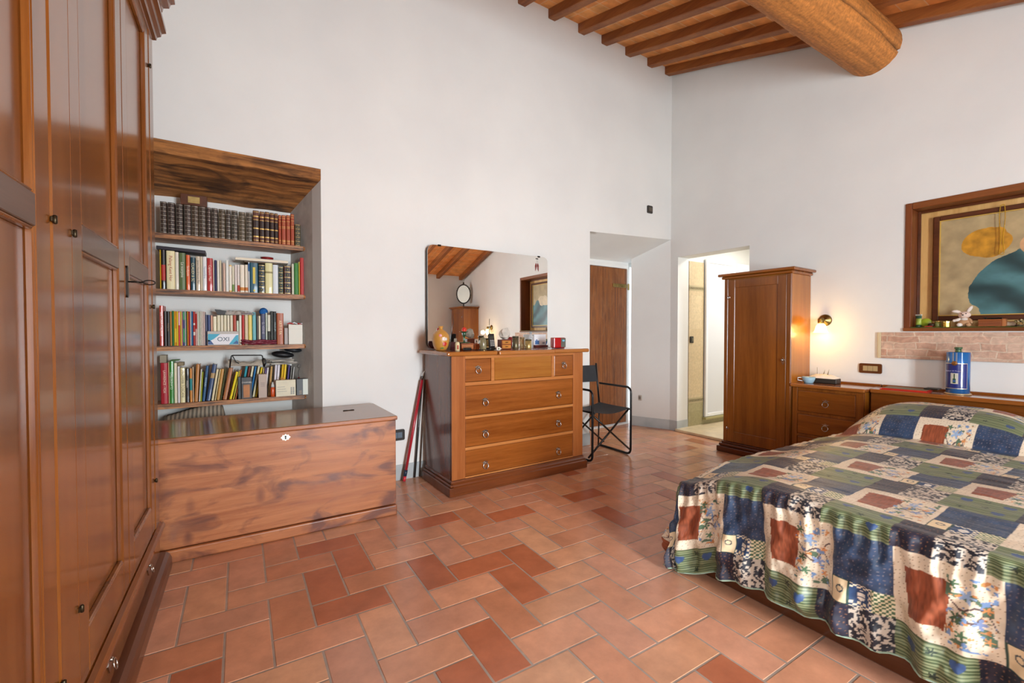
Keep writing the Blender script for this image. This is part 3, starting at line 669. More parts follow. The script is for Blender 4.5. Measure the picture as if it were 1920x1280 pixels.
# ---------------------------------------------------------------- bed
BX = 1.842; MLY = 1.365
BD = thing('bed', 'double bed with a dark wooden base partly hidden under the patchwork cover', 'bed', (BX, MLY, 0))
b = MB(); b.box(.03, 2.17, -1.72, -.04, 0, .30, .006); b.build('base', M_mahog_dk, BD)
b = MB(); b.box(0.012, 2.20, -1.75, -.010,   .302, .415, .04, seg=4); b.build('mattress', plain('#e6dfd2', .9), BD)
# patchwork bedspread -------------------------------------------------------
MX0, MY1 = BX-.005, MLY+.012
ds = .0031; S0, S1, T0, T1 = -.47, 2.24, -.45, 1.86
ns = int((S1-S0)/ds); ntt = int((T1-T0)/ds)
sg_ = np.linspace(S0, S1, ns+1); tg_ = np.linspace(T0, T1, ntt+1)
S, T = np.meshgrid(sg_, tg_, indexing='ij')
def vnoise(x, y, seed=0):
    xi = np.floor(x).astype(np.int64); yi = np.floor(y).astype(np.int64); fx = x-xi; fy = y-yi
    fx = fx*fx*(3-2*fx); fy = fy*fy*(3-2*fy)
    def h(a, b_):
        n_ = (a*374761393+b_*668265263+seed*1442695041) & 0xffffffff; n_ = ((n_ ^ (n_ >> 13))*1274126177) & 0xffffffff; return ((n_ ^ (n_ >> 16)) & 0xffff)/65535.0
    return (h(xi, yi)*(1-fx)+h(xi+1, yi)*fx)*(1-fy)+(h(xi, yi+1)*(1-fx)+h(xi+1, yi+1)*fx)*fy
def fbm(x, y, seed=0, o=3):
    r = 0; a = .5
    for k in range(o): r = r+a*vnoise(x*2**k, y*2**k, seed+k); a *= .5
    return r/(1-.5**o)
def sstep(a, b_, x):
    t_ = np.clip((x-a)/(b_-a), 0, 1); return t_*t_*(3-2*t_)
ox = np.maximum(-S, 0); oy = np.maximum(-T, 0)
sx_ = np.maximum(S, 0); ty_ = np.maximum(T, 0)
p_ = 3.2; d_ = (ox**p_+oy**p_)**(1/p_)
ang = np.arctan2(oy, ox+1e-9)
def bed_top(s_, t_):
    z = np.full_like(s_, .512)
    z += .018*fbm(s_*2.2, t_*2.2, 3)+.014*fbm(s_*9, t_*3.0, 8)+.007*fbm(s_*24, t_*7, 9)-.014
    pil = 0
    for c, hw, hh in ((.44, .43, .175), (1.30, .45, .165)):
        a = np.clip(1-np.abs((t_-c)/hw)**3.5, 0, 1)**.5; bb = np.clip(1-np.abs((s_-1.94)/.36)**2.4, 0, 1)**.75
        pil = np.maximum(pil, hh*a*bb)
    z += pil
    z -= .045*np.exp(-(t_/.13)**2)+.035*np.exp(-(s_**2+t_**2)/.24**2)
    return z
r_ = .07
q_ = d_/r_
drop = np.where(d_ < r_*PI/2, r_*(1-np.cos(np.minimum(q_, PI/2))), r_+(d_-r_*PI/2))
outw = np.where(d_ < r_*PI/2, r_*np.sin(np.minimum(q_, PI/2)), r_)
outw = outw-.035*sstep(0, .1, d_)
hang = sstep(.04, .18, d_)
along = T*np.cos(ang)**2+S*np.sin(ang)**2
fold = .012*np.sin(along*27+2.2*fbm(S*5, T*5, 12))+.010*np.sin(along*57+3*fbm(S*7, T*7, 22))+.075*(fbm(S*5, T*6.5, 31)-.5)+.020*(fbm(S*14, T*22, 33)-.5)
fold += .007*np.sin(along*70+d_*45+5*fbm(S*9, T*9, 44))*sstep(.45, .2, d_)
fold += .022*np.sin(ang*2)*hang*1.0
low = np.exp(-((d_-.10)/.07)**2)*.007*np.sin(along*125+4*fbm(S*12, T*12, 5))
outw = outw+fold*hang*(.55+1.0*sstep(.15, .45, d_))+low
dx_ = -np.cos(ang)*outw; dy_ = np.sin(ang)*outw
edge = (d_ > 0)
PX = MX0+.035*0+sx_+np.where(edge, dx_, 0); PY = MY1-ty_+np.where(edge, dy_, 0)
PZ = bed_top(sx_, ty_)-np.where(edge, drop, 0)
PZ = np.maximum(PZ, .012+.004*fbm(S*9, T*9))
hem_cut = .0
verts = np.stack([PX, PY, PZ], -1).reshape(-1, 3).astype(np.float32)
# pattern -------------------------------------------------------------------
PU, PV = .42, .45
v_ = S+.10+PV*4          # row A (cream) spans v in [.0 .. ] downwards
row = np.floor(v_/PV).astype(int); vv = v_-row*PV          # vv 0..PV; photo: row A = top .25 of the block below s=-.10
uu0 = T+.03+np.where(row % 2 == 0, .21, 0)+PU*4
colm = np.floor(uu0/PU).astype(int); uu = uu0-colm*PU
C_ = np.zeros(S.shape+(3,))
def L3(h): return np.array(rgb(h)[:3])
cream = L3('#ddd0b8'); img = np.tile(cream, S.shape+(1,))
def put(mask, c): img[mask] = c if np.ndim(c) == 1 else c[mask]
vA = vv >= .20; vB = ~vA
def dots(cell, rad, seed):
    xi = np.floor(S/cell); yi = np.floor(T/cell); jx = .5+.5*(vnoise(xi*1.0+.0, yi*1.0+.0, seed)-.5); jy = .5+.5*(vnoise(xi+.0, yi+.0, seed+9)-.5)
    return ((S/cell-xi-jx)**2+(T/cell-yi-jy)**2) < (rad/cell)**2
fine = dots(.0145, .0021, 77); spk = dots(.013, .0016, 55)
# cream ground with dots
put(spk, L3('#9a8668'))
# --- row A
a_cream = vA & (uu < .25); a_blue = vA & (uu >= .25) & (vv > .28); a_cl = vA & (uu >= .25) & (vv <= .28)
blue = L3('#2b3f5a')[None, None, :]*(0.5+1.1*fbm(S*40, T*40, 4)[..., None]); blue = np.where((fine)[..., None], L3('#6f6a70'), blue)
put(a_blue, blue)
pu = uu-.085; pvv = vv-.325
pot = a_cream & (np.abs(pu) < .050+.12*(np.abs(pvv-.0)*.6)*0+.012*np.sign(pvv)*np.abs(pvv)*8) & (np.abs(pvv+.25*pu**2*8) < .078)
potc = L3('#8c4a30')[None, None, :]*(0.65+.7*vnoise(S*55, T*260, 9)[..., None]); put(pot, potc)
fl1 = a_cream & (uu > .13) & (uu < .235) & (vv > .215) & (vv < .43)
br_ = np.abs((vv-.30)-.9*(uu-.17)-.02*np.sin(uu*90)) < .0035; br2 = np.abs((vv-.33)+.5*(uu-.19)-.02*np.sin(uu*70)) < .003
put(fl1 & (br_ | br2), L3('#5b4a4a'))
lf = fbm(S*44+3, T*36, 41); put(fl1 & (lf > .68), L3('#55705a')); fb = fbm(S*60+9, T*60, 43); put(fl1 & (fb > .71), L3('#6f8fb8')); fo = fbm(S*70, T*70+4, 47); put(fl1 & (fo > .73), L3('#c98a52'))
for (fu, fv, fr, cc) in ((.175, .37, .022, '#8fa9c9'), (.20, .30, .018, '#7d93bd'), (.152, .30, .017, '#49684e'), (.165, .255, .016, '#557a5c'), (.215, .345, .012, '#cf8f58'), (.22, .26, .012, '#cf8f58'), (.145, .40, .015, '#49684e')):
    dd2 = (uu-fu)**2+((vv-fv)*1.0)**2; th_ = np.arctan2(vv-fv, uu-fu); put(a_cream & (dd2 < (fr*(.65+.35*np.cos(th_*5)))**2), L3(cc))
# cluster of little squares
def checks(x, y, n_): return (np.floor(x/n_)+np.floor(y/n_)) % 2 == 0
cu = uu-.25; cv = vv-.20
k1 = a_cl & (cu < .055); put(k1, L3('#e3cfa8')); put(k1 & (((cu-.028)**2+(cv-.045)**2) < .012**2) & ~(((cu-.028)**2+(cv-.045)**2) < .008**2), L3('#3c4a52')); put(k1 & (np.minimum(np.minimum(cu, .055-cu), np.minimum(cv, .08-cv)) < .004), L3('#2b4a44'))
k2 = a_cl & (cu >= .055) & (cu < .115); put(k2, L3('#28446a')); put(k2 & checks(S, T, .0085) & ((cv < .018) | (cv > .064) | (cu > .104)), L3('#e5dcc0')); put(k2 & ((((cu-.085)/.012)**2+((cv-.04)/.018)**2) < 1) & (np.abs(np.sin(cv*180)) > .35), L3('#e9e4d6'))
k3 = a_cl & (cu >= .115); put(k3, L3('#dfd6b4')); put(k3 & checks(S, T, .0075), L3('#47684a'))
# --- row B
b1 = vB & (uu < .20); b2 = vB & (uu >= .20) & (uu < .305); b3 = vB & (uu >= .305)
stripe = np.sin(S*2*PI/.0105) > -.1
g1, g2 = L3('#4a5a3c'), L3('#85906c'); gc_ = np.where(stripe[..., None], g1, g2); put(b1, gc_)
for (fu, fv, kind) in ((.05, .15, 0), (.11, .10, 1), (.16, .155, 0), (.055, .045, 1), (.15, .045, 0), (.105, .175, 1)):
    a = uu-fu; c2 = vv-fv
    if kind == 0:
        hx = a/.015; hy = c2/.016; heart = (hx**2+hy**2-1)**3-hx**2*hy**3 < 0; put(b1 & heart, L3('#34507c'))
    else:
        rr = np.sqrt(a**2+c2**2); th_ = np.arctan2(c2, a); put(b1 & (rr < .013*(.6+.4*np.cos(5*th_))), L3('#24342c'))
navy = L3('#262838')[None, None, :]*(.6+.9*fbm(S*30, T*30, 61)[..., None]); navy = np.where((fine)[..., None], L3('#84604a'), navy); put(b2, navy)
leo = fbm(S*115, T*135, 71, 2); lc = np.where((leo > .50)[..., None], L3('#262b36'), L3('#cbc2b2')); put(b3, lc)
col = np.ones((img.shape[0]*img.shape[1], 4), dtype=np.float32); col[:, :3] = img.reshape(-1, 3)
n1, n2 = ns+1, ntt+1
idx = np.arange(n1*n2).reshape(n1, n2)
quads = np.stack([idx[:-1, :-1], idx[:-1, 1:], idx[1:, 1:], idx[1:, :-1]], -1).reshape(-1, 4)
me = bpy.data.meshes.new('bedspread'); me.vertices.add(len(verts)); me.vertices.foreach_set('co', (verts-np.array([MX0, MY1, 0], dtype=np.float32)).ravel())
me.loops.add(quads.size); me.loops.foreach_set('vertex_index', quads.ravel().astype(np.int32)); me.polygons.add(len(quads))
me.polygons.foreach_set('loop_start', np.arange(0, quads.size, 4, dtype=np.int32)); me.polygons.foreach_set('loop_total', np.full(len(quads), 4, dtype=np.int32))
me.update(calc_edges=True); me.polygons.foreach_set('use_smooth', np.ones(len(quads), dtype=bool))
at = me.color_attributes.new('patch', 'FLOAT_COLOR', 'POINT'); at.data.foreach_set('color', col.ravel())
SP = bpy.data.objects.new('bedspread', me); COL.objects.link(SP); SP.location = (MX0, MY1, 0)
me.materials.append(attr_mat('patchwork_satin_print', 'patch', .42, spec=.45, sheen=.05))
tag(SP, 'quilted patchwork bedspread in green, navy and cream with printed flower pots', 'bedspread')
def edge_line(iS, jT): return [Vector(PX_) for PX_ in zip(PX[iS, jT], PY[iS, jT], PZ[iS, jT])]
b = MB(); e1 = [Vector((PX[0, j], PY[0, j], PZ[0, j]))-Vector((MX0, MY1, 0)) for j in range(0, n2, 6)]; e2 = [Vector((PX[i, 0], PY[i, 0], PZ[i, 0]))-Vector((MX0, MY1, 0)) for i in range(0, n1, 6)]
b.tube(e1, .0035, 6); b.tube(e2, .0035, 6); b.build('hem', plain('#9fb9a4', .6), SP)
# ---------------------------------------------------------------- picture window recess
FR = thing('window_frame', 'deep brown wooden frame set in the wall above the headboard', 'frame', W2(0, 0), A2)
b = MB(); w = .042
b.box(-.012, .195, FY1-w, FY1-.001, FZ0+.001, FZ1-.001, .004); b.box(-.012, .195, FY0+.001, FY0+w, FZ0+.001, FZ1-.001, .004)
b.build('jamb', M_frame, FR)
b = MB(); b.box(-.013, .195, FY0+w, FY1-w, FZ1-.050, FZ1-.001, .004); b.build('head', wood('frame_head', '#5a2c10', '#9a5a28', 'Y', .9, .4), FR)
b = MB(); b.box(-.020, .195, FY0+w, FY1-w, FZ0+.001, FZ0+.026, .004); b.box(-.020, -.012, FY0, FY1, FZ0+.001, FZ0+.026, .003); b.build('sill', wood('frame_sill', '#5a2c10', '#9a5a28', 'Y', .9, .4), FR)
b = MB(); b.box(.13, .145, FY1-w-.02, FY1-w, FZ0+.026, FZ1-.05, .003); b.box(.13, .145, FY0+w, FY1-w-.02, FZ1-.068, FZ1-.05, .003); b.build('inner_bead', M_mahog_dk, FR)
b = MB()
b.box(.180, .195, FY0+w, FY1-w, FZ0+.026, FZ1-.05, .001); b.box(.176, .180, FY1-w-.105, FY1-w, FZ0+.026, FZ1-.05, .001)
b.build('pine_board', M_pine, FR)
SZ = FZ0+.027
RG = thing('sill_runner', 'green woven runner lying along the sill below the framed print', 'runner', W2(0, 0), A2)
b = MB()
ptsr = []
for i in range(60):
    y = FY1-w-.004-(FY1-FY0-2*w-.008)*i/59; ptsr.append(y)
vs = []; 
for i, y in enumerate(ptsr):
    e = .004*math.sin(i*2.1); vs += [(-.019+e*.3, y, SZ), (.128, y, SZ), (.128, y, SZ+.004), (-.019+e*.3, y, SZ+.004+.001*math.sin(i*1.7))]
fs = []
for i in range(59):
    for j in range(4): fs.append((i*4+j, i*4+(j+1) % 4, (i+1)*4+(j+1) % 4, (i+1)*4+j))
fs += [(0, 1, 2, 3), (239, 238, 237, 236)]
b._new(vs, fs); b.build('cloth', plain('#3d5a26', .9, var=.5), RG)
# print: plain abstract stand-in
PC = thing('framed_print', 'framed abstract print of soft teal and ochre shapes inside the wall recess', 'picture', W2(0, 0), A2)
py1, py0, pz0, pz1 = -2.172, -3.30, 1.245, 2.045
b = MB(); fw = .035
b.box(.140, .176, py1-fw, py1, pz0, pz1, .004); b.box(.140, .176, py0, py0+fw, pz0, pz1, .004); b.box(.140, .176, py0+fw, py1-fw, pz0, pz0+fw, .004); b.box(.140, .176, py0+fw, py1-fw, pz1-fw, pz1, .004)
b.build('frame', M_mahog_dk, PC)
b = MB(); q = .006; a, c = py0+fw, py1-fw; e, f_ = pz0+fw, pz1-fw
b.box(.146, .160, c-q, c, e, f_); b.box(.146, .160, a, a+q, e, f_); b.box(.146, .160, a+q, c-q, e, e+q); b.box(.146, .160, a+q, c-q, f_-q, f_); b.build('gold_slip', plain('#d9b55a', .35, .3), PC)
nu, nv = 420, 300
U, V = np.meshgrid(np.linspace(0, 1, nu+1), np.linspace(0, 1, nv+1), indexing='ij')
AR = (c-a)/(f_-e)
bgn = fbm(U*14, V*10, 5, 5); pim = L3('#b09c74')[None, None, :]*(.68+.6*bgn[..., None])
x_ = U*AR; wob = .22*(fbm(U*5, V*4, 90)-.5)+.06*(fbm(U*16, V*12, 91)-.5)
teal = ((x_-.86+wob)/.60)**2+((V-.22+wob)/.50)**2 < 1
foldt = .5+.5*np.sin(18*V+10*x_+7*fbm(U*3, V*3, 66)); tc_ = L3('#4a7478')[None, None, :]*(.30+1.0*foldt[..., None]*(.45+.8*fbm(U*14, V*14, 7)[..., None])); pim = np.where(teal[..., None], tc_, pim)
ochre = ((x_-.36+wob*.6)/.17)**2+((V-.73+wob*.4)/.15)**2 < 1
oc_ = L3('#c88f2c')[None, None, :]*(.5+.85*fbm(U*26, V*20, 17)[..., None]); pim = np.where(ochre[..., None], oc_, pim)
rose = ((x_-.66)/.10)**2+((V-.66)/.10)**2 < 1
pim = np.where(rose[..., None], L3('#cfa276')[None, None, :]*(.8+.35*fbm(U*15, V*15, 27)[..., None]), pim)
crm = ((x_-.98-wob)/.24)**2+((V-.60+wob)/.15)**2 < 1
pim = np.where(crm[..., None], L3('#d9c6a2')[None, None, :]*(.7+.5*fbm(U*18, V*14, 37)[..., None]), pim)
vs_ = np.stack([np.full(U.shape, .158), c-U*(c-a), e+V*(f_-e)], -1).reshape(-1, 3)
id_ = np.arange(U.size).reshape(U.shape); qd = np.stack([id_[:-1, :-1], id_[:-1, 1:], id_[1:, 1:], id_[1:, :-1]], -1).reshape(-1, 4)
me = bpy.data.meshes.new('print'); me.from_pydata(vs_.tolist(), [], qd.tolist()); me.update()
at = me.color_attributes.new('ink', 'FLOAT_COLOR', 'POINT'); cc = np.ones((U.size, 4), dtype=np.float32); cc[:, :3] = pim.reshape(-1, 3); at.data.foreach_set('color', cc.ravel())
o = bpy.data.objects.new('print', me); COL.objects.link(o); o.parent = PC; me.materials.append(attr_mat('print_ink', 'ink', .35))
# rosary-like bead chain
BC = thing('bead_necklace', 'long yellow bead necklace hanging in front of the framed print', 'necklace', W2(.132, -2.535, 2.05), A2)
b = MB()
for k in range(46):
    for s_ in (-1, 1): b.ball((.0+.0*k, s_*(.010+.004*math.sin(k*.15)), -.000-k*.0074), .0034, seg=4)
for k in range(5): b.ball((0, -.010+.004*k, .002+.003*math.sin(k*PI/4)), .0034, seg=4)
for k in range(5): b.ball((0, -.010+.005*k, -.342-.004*math.sin(k*PI/4)), .0034, seg=4)
b.build('beads', plain('#c99a1e', .25, coat=.4), BC)
# brick strip
m, nt, bs = newmat('brick_veneer'); N = nt.nodes; L = nt.links
tc = N.new('ShaderNodeTexCoord'); mp = N.new('ShaderNodeMapping'); mp.inputs['Rotation'].default_value = (0, PI/2, 0)
sep = N.new('ShaderNodeSeparateXYZ'); cmb = N.new('ShaderNodeCombineXYZ'); L.new(tc.outputs['Object'], sep.inputs[0]); L.new(sep.outputs['Y'], cmb.inputs['X']); L.new(sep.outputs['Z'], cmb.inputs['Y'])
nz = N.new('ShaderNodeTexNoise'); nz.inputs['Scale'].default_value = 9; L.new(cmb.outputs[0], nz.inputs['Vector'])
ad = N.new('ShaderNodeVectorMath'); ad.operation = 'MULTIPLY_ADD'; ad.inputs[1].default_value = (.05, .035, 0); L.new(nz.outputs['Color'], ad.inputs[0]); L.new(cmb.outputs[0], ad.inputs[2])
br = N.new('ShaderNodeTexBrick'); br.inputs['Scale'].default_value = 1; br.inputs['Brick Width'].default_value = .12; br.inputs['Row Height'].default_value = .052; br.inputs['Mortar Size'].default_value = .0045; br.inputs['Mortar Smooth'].default_value = .4; br.squash = 1.6; br.squash_frequency = 3; br.offset = .4
br.inputs['Color1'].default_value = rgb('#bf9780'); br.inputs['Color2'].default_value = rgb('#cdb09a'); br.inputs['Mortar'].default_value = rgb('#d3bda6'); L.new(ad.outputs[0], br.inputs['Vector'])
n2_ = N.new('ShaderNodeTexNoise'); n2_.inputs['Scale'].default_value = 25; n2_.inputs['Detail'].default_value = 6; n2_.inputs['Distortion'].default_value = 1; L.new(cmb.outputs[0], n2_.inputs['Vector'])
mr = N.new('ShaderNodeMapRange'); mr.inputs['From Min'].default_value = .3; mr.inputs['From Max'].default_value = .7; mr.inputs['To Min'].default_value = .78; mr.inputs['To Max'].default_value = 1.18; L.new(n2_.outputs['Fac'], mr.inputs['Value'])
vm = N.new('ShaderNodeVectorMath'); vm.operation = 'SCALE'; L.new(br.outputs['Color'], vm.inputs[0]); L.new(mr.outputs['Result'], vm.inputs['Scale']); L.new(vm.outputs[0], bs.inputs['Base Color']); bs.inputs['Roughness'].default_value = .6
bp = N.new('ShaderNodeBump'); bp.inputs['Strength'].default_value = .5; bp.inputs['Distance'].default_value = .003; L.new(br.outputs['Fac'], bp.inputs['Height']); bp.invert = True; L.new(bp.outputs['Normal'], bs.inputs['Normal'])
t = thing('brick_veneer_strip', 'strip of pink brick-patterned veneer on the wall under the window frame', 'wall strip', W2(0, 0), A2)
b = MB(); b.box(-.018, -.0005, -3.6, -1.905, .948, 1.155, .002); b.build('veneer', m, t)
b = MB(); b.box(-.020, -.0005, -1.905, -1.883, .948, 1.155, .002); b.build('end_strip', plain('#cfc09c', .5), t)
# ---------------------------------------------------------------- shelves and books
SHZ = [1.786, 1.431, 1.066, .692]
SHN = ['top', 'second', 'third', 'bottom']
YS = 3.583
for z, nm in zip(SHZ, SHN):
    b = MB(); y0 = .212; x1f = NR0+(NR1-NR0)*y0/ND-.002; x0f = NL0+(NL1-NL0)*y0/ND+.002
    poly = [(x0f, y0), (x1f-.012, y0-.004), (x1f, y0+.004), (NR1-.003, ND-.002), (NL1+.003, ND-.002)]
    b.prism(poly, z-.031, z)
    bmesh.ops.bevel(b.bm, geom=[e for e in b.bm.edges if abs(e.verts[0].co.y-y0) < .006 and abs(e.verts[1].co.y-y0) < .006 and abs(e.verts[0].co.z-e.verts[1].co.z) < .001], offset=.007, segments=2, affect='EDGES')
    o = b.build('wall_shelf', M_shelf, loc=O1, rot=(0, 0, A1)); tag(o, f'{nm} scorched brown plank shelf in the wall niche', 'shelf', 'plank shelves in the niche')
M_page = plain('#e6dcc4', .8); M_gold = plain('#c9a862', .35, .6); M_silver = plain('#b3aa9a', .35, .5)
ORD = ['first', 'second', 'third', 'fourth', 'fifth', 'sixth', 'seventh', 'eighth', 'ninth', 'tenth', 'eleventh', 'twelfth', 'thirteenth', 'fourteenth', 'fifteenth', 'sixteenth', 'seventeenth', 'eighteenth', 'nineteenth']
TENS = ['', '', 'twenty', 'thirty', 'forty', 'fifty']
def ordw(n):
    if n <= 19: return ORD[n-1]
    t_, u = divmod(n, 10)
    return {2: 'twentieth', 3: 'thirtieth', 4: 'fortieth'}[t_] if u == 0 else TENS[t_]+'-'+ORD[u-1]
LEFTC = {}
def book(x0, x1, yt, colr, cname, style, si, Y=3.592, text=None, tcol='#e8e0cc', lean=0, depth=.13, up=False, extra=None, n=None, total=None, tsize=None):
    zb = SHZ[si]+.001
    P0 = onY(x0, yt, Y); P1 = onY(x1, yt, Y); X0, X1 = P0.x, P1.x; w = max(X1-X0-.0006, .004); h = P0.z-zb
    ang = math.atan2(lean, 1) if lean else 0
    if lean: h = h/math.cos(ang)-w*math.sin(abs(ang))*.5; w = w*math.cos(ang)
    xb = X0+(w*math.sin(ang)*0)
    b = MB(); t_ = min(.0022, w*.25)
    # spine slightly rounded, two boards and the page block
    pr = [(0, .006), (w*.12, .0015), (w*.5, 0), (w*.88, .0015), (w, .006), (w, depth), (w-t_, depth), (w-t_, .008), (t_, .008), (t_, depth), (0, depth)]
    b.prism(pr, 0, h); b.box(t_, w-t_, .0085, depth-.004, .003, h-.004, mi=1)
    def band(z0, z1, mi, off=.0006, a=.0, e=1.0):
        b.prism([(w*(.0+a), .006-off), (w*.12+w*a, .0015-off), (w*.5, -off), (w*.88-w*(1-e), .0015-off), (w*e, .006-off), (w*e, .0065), (w*a, .0065)], z0, z1, mi=mi)
    mats = [plain(colr, .42, spec=.5, coat=.15), M_page]
    if style == 'leather':
        mats += [M_silver, plain('#6f6558', .4, .3)]
        for k in range(8):
            z = h*(.035+k*.1325); band(z, z+h*.010, 2)
        for k in range(7):
            z = h*(.035+k*.1325)+h*.045; band(z, z+h*(.045 if k in (0, 2, 5) else .028), 3, .0004, .22, .78)
        b.prism([(0, .0055), (w*.07, .002), (w*.07, .0065), (0, .0065)], .002, h-.002, mi=2)
    elif style == 'maroon':
        mats += [M_gold, plain('#2e1a14', .4)]
        for f in (.05, .16, .42, .70, .80, .95): band(h*f, h*(f+(.035 if f in (.16, .42, .80) else .015)), 2)
        band(h*.20, h*.415, 3, .0003); band(h*.46, h*.69, 3, .0003)
    elif style == 'redgilt':
        mats += [M_gold]
        for f in (.04, .10, .13, .55, .60, .78, .88, .95): band(h*f, h*(f+.015), 2)
        band(h*.66, h*.76, 2, .0004, .25, .75)
    elif style == 'ornate':
        mats += [M_gold, plain('#23342c', .5)]
        for k in range(6): band(h*(.02+k*.19), h*(.03+k*.19), 2)
        for k in range(5): band(h*(.07+k*.19), h*(.16+k*.19), 3, .0006, .15, .85); b.ball((w*.5, .001, h*(.115+k*.19)), min(.0045, w*.2), (1, .5, 1), seg=4, mi=2)
    elif style == 'split':       # colour block
        mats += [plain(extra[0], .5)]
        for f0, f1 in extra[1]: band(h*f0, h*f1, 2)
    elif style == 'logo':
        mats += [plain(extra[0], .5)]; band(h*.04, h*.10, 2, .0005, .2, .8)
        b.prism([(w*.35, -.0006), (w*.65, -.0006), (w*.65, .002), (w*.35, .002)], h*.3, h*.85, mi=2) if w > .012 and extra[0] != '#b8402c' else None
    nm = f'{cname} book, {ordw(total-n)} from the right along the {SHN[si]} shelf'
    o = b.build('book', mats, loc=(xb, Y, zb+(w*math.sin(ang) if ang > 0 else 0)*0), rot=(0, ang, 0)); tag(o, nm, 'book', f'books standing on the {SHN[si]} shelf')
    if ang > 0: o.location.z += 0; o.location.z = zb+math.sin(ang)*w
    if text:
        sz = tsize or min(w*.8, .030); L_ = len(text)*sz*.56
        if L_ > h*.86: sz *= h*.86/L_
        R = Matrix.Rotation(PI/2, 4, 'X'); rr = Matrix.Rotation(PI/2 if up else -PI/2, 4, 'Z')
        M = Matrix.Translation((w*.5, -.0012, h*.54)) @ R @ rr
        lettering(text, sz, plain(tcol, .5), o, M)
    return o
def shelf_books(si, rows):
    n_ = len(rows)
    for i, r in enumerate(rows):
        kw = r[6] if len(r) > 6 else {}
        book(r[0], r[1], r[2], r[3], r[4], r[5], si, n=i, total=n_, **kw)
f5 = lambda v: 280+v/5.565
g5 = lambda v: 340+v/5.565
rows = []
cols_ = ['#3a2a20', '#352620', '#30241d', '#3b2d26', '#40301f', '#3a2a1c', '#35221c', '#33271f', '#3e3018', '#352a22', '#30291c', '#453a22', '#352c1c']
tops = [205, 215, 230, 238, 248, 258, 268, 275, 285, 293, 300, 315, 322]
for (a, e), t_, c_ in zip([(108, 180), (188, 264), (274, 350), (360, 434), (438, 512), (516, 590), (594, 640), (645, 714), (720, 792), (797, 848), (853, 922), (930, 1000), (1006, 1074)], tops, cols_):
    rows.append((f5(a), f5(e), g5(t_), c_, 'thick dark brown leather' if e-a > 60 else 'slimmer dark brown leather', 'leather'))
for (a, e), t_ in zip([(1080, 1144), (1150, 1200), (1204, 1254), (1258, 1302), (1305, 1342)], [300, 312, 315, 325, 332]):
    rows.append((f5(a), f5(e), g5(t_), '#5a3020', 'maroon leather', 'maroon'))
for (a, e), t_ in zip([(1346, 1376), (1380, 1424), (1428, 1470), (1474, 1512)], [348, 350, 350, 340]):
    rows.append((f5(a), f5(e), g5(t_), '#a04226', 'rust red gilt', 'redgilt'))
rows.append((f5(1518), f5(1578), g5(445), '#4a4028', 'short gilt ornamented', 'ornate'))
shelf_books(0, rows)
R2 = [(105, 118, 712, '#d9b020', 'thin yellow', 'plain'), (120, 165, 712, '#1d1816', 'black and red', 'split', dict(extra=('#b02a22', [(.22, .62)]))), (174, 264, 720, '#e6dcae', 'thick cream', 'plain', dict(text='Pallang Kent Hor', tcol='#a33018')),
 (266, 305, 735, '#ded6c6', 'plain off-white', 'plain'), (308, 376, 742, '#5a6e42', 'moss green', 'plain', dict(text='La scarpina', tcol='#dfe0cc', tsize=.022)), (380, 422, 765, '#d9602a', 'orange', 'plain', dict(text='Sandipede', tcol='#f2dcc0')),
 (426, 478, 790, '#17414e', 'dark teal', 'plain', dict(text='CLAUDI & SC', tcol='#d8d4a0')), (482, 532, 780, '#cbbca4', 'beige', 'plain', dict(text='Jimmi Hendrixson Per', tcol='#5a5348')), (534, 552, 785, '#e6dcc0', 'thin cream', 'plain'), (554, 598, 785, '#dfe0e0', 'white', 'plain', dict(text='Novembre', tcol='#8892a8')),
 (600, 660, 797, '#b02c28', 'bright red', 'plain', dict(text='Capitano Max', tcol='#f0dcc8', tsize=.019)), (662, 676, 820, '#dcd6c8', 'thin white', 'plain'), (678, 702, 820, '#2c2f5a', 'navy', 'plain'), (704, 730, 822, '#e6e2d6', 'white', 'plain'), (732, 750, 822, '#e2d8b8', 'cream', 'plain'), (752, 765, 850, '#9a938a', 'thin grey', 'plain'),
 (767, 792, 850, '#d8b8a4', 'pinkish', 'plain'), (794, 828, 820, '#dfe2da', 'tall white', 'plain'), (830, 860, 870, '#dcb868', 'yellow and white', 'split', dict(extra=('#ece6d6', [(.05, .95)]))), (862, 886, 880, '#dfdac2', 'pale with a green foot', 'split', dict(extra=('#7a9a54', [(0.02, .28)]))),
 (888, 915, 868, '#e2d6cf', 'pale pink', 'plain'), (917, 942, 868, '#e4dcd4', 'pale with a red foot', 'split', dict(extra=('#b8402c', [(.02, .25)]))), (945, 992, 868, '#e6dcc8', 'cream with orange emblem', 'split', dict(extra=('#c9822e', [(.06, .18)]))), (995, 1028, 868, '#e2d8c4', 'slim cream with orange emblem', 'split', dict(extra=('#c9742e', [(.06, .18)]))), (1030, 1046, 840, '#d8dde0', 'thin white and blue', 'split', dict(extra=('#4a78b0', [(.7, .95)]))),
 (1048, 1135, 845, '#1f5466', 'thick teal blue', 'logo', dict(extra=('#d6c040',))), (1138, 1206, 865, '#2a2c28', 'dark silver patterned', 'ornate'), (1208, 1285, 848, '#d9d39a', 'thick pale yellow', 'split', dict(extra=('#8d8558', [(.66, .72)]))), (1287, 1345, 868, '#d3dbe0', 'pale blue white', 'plain'), (1348, 1398, 890, '#3a4232', 'small green gilt', 'ornate'),
 (1402, 1480, 880, '#3f1d1a', 'maroon gilt panelled', 'ornate'), (1484, 1510, 860, '#cdd0b8', 'thin pale', 'plain'), (1512, 1555, 850, '#2f7a2a', 'bright green', 'plain'), (1557, 1570, 838, '#d8c054', 'thin yellow', 'plain'), (1572, 1612, 795, '#b02420', 'tall red', 'plain')]
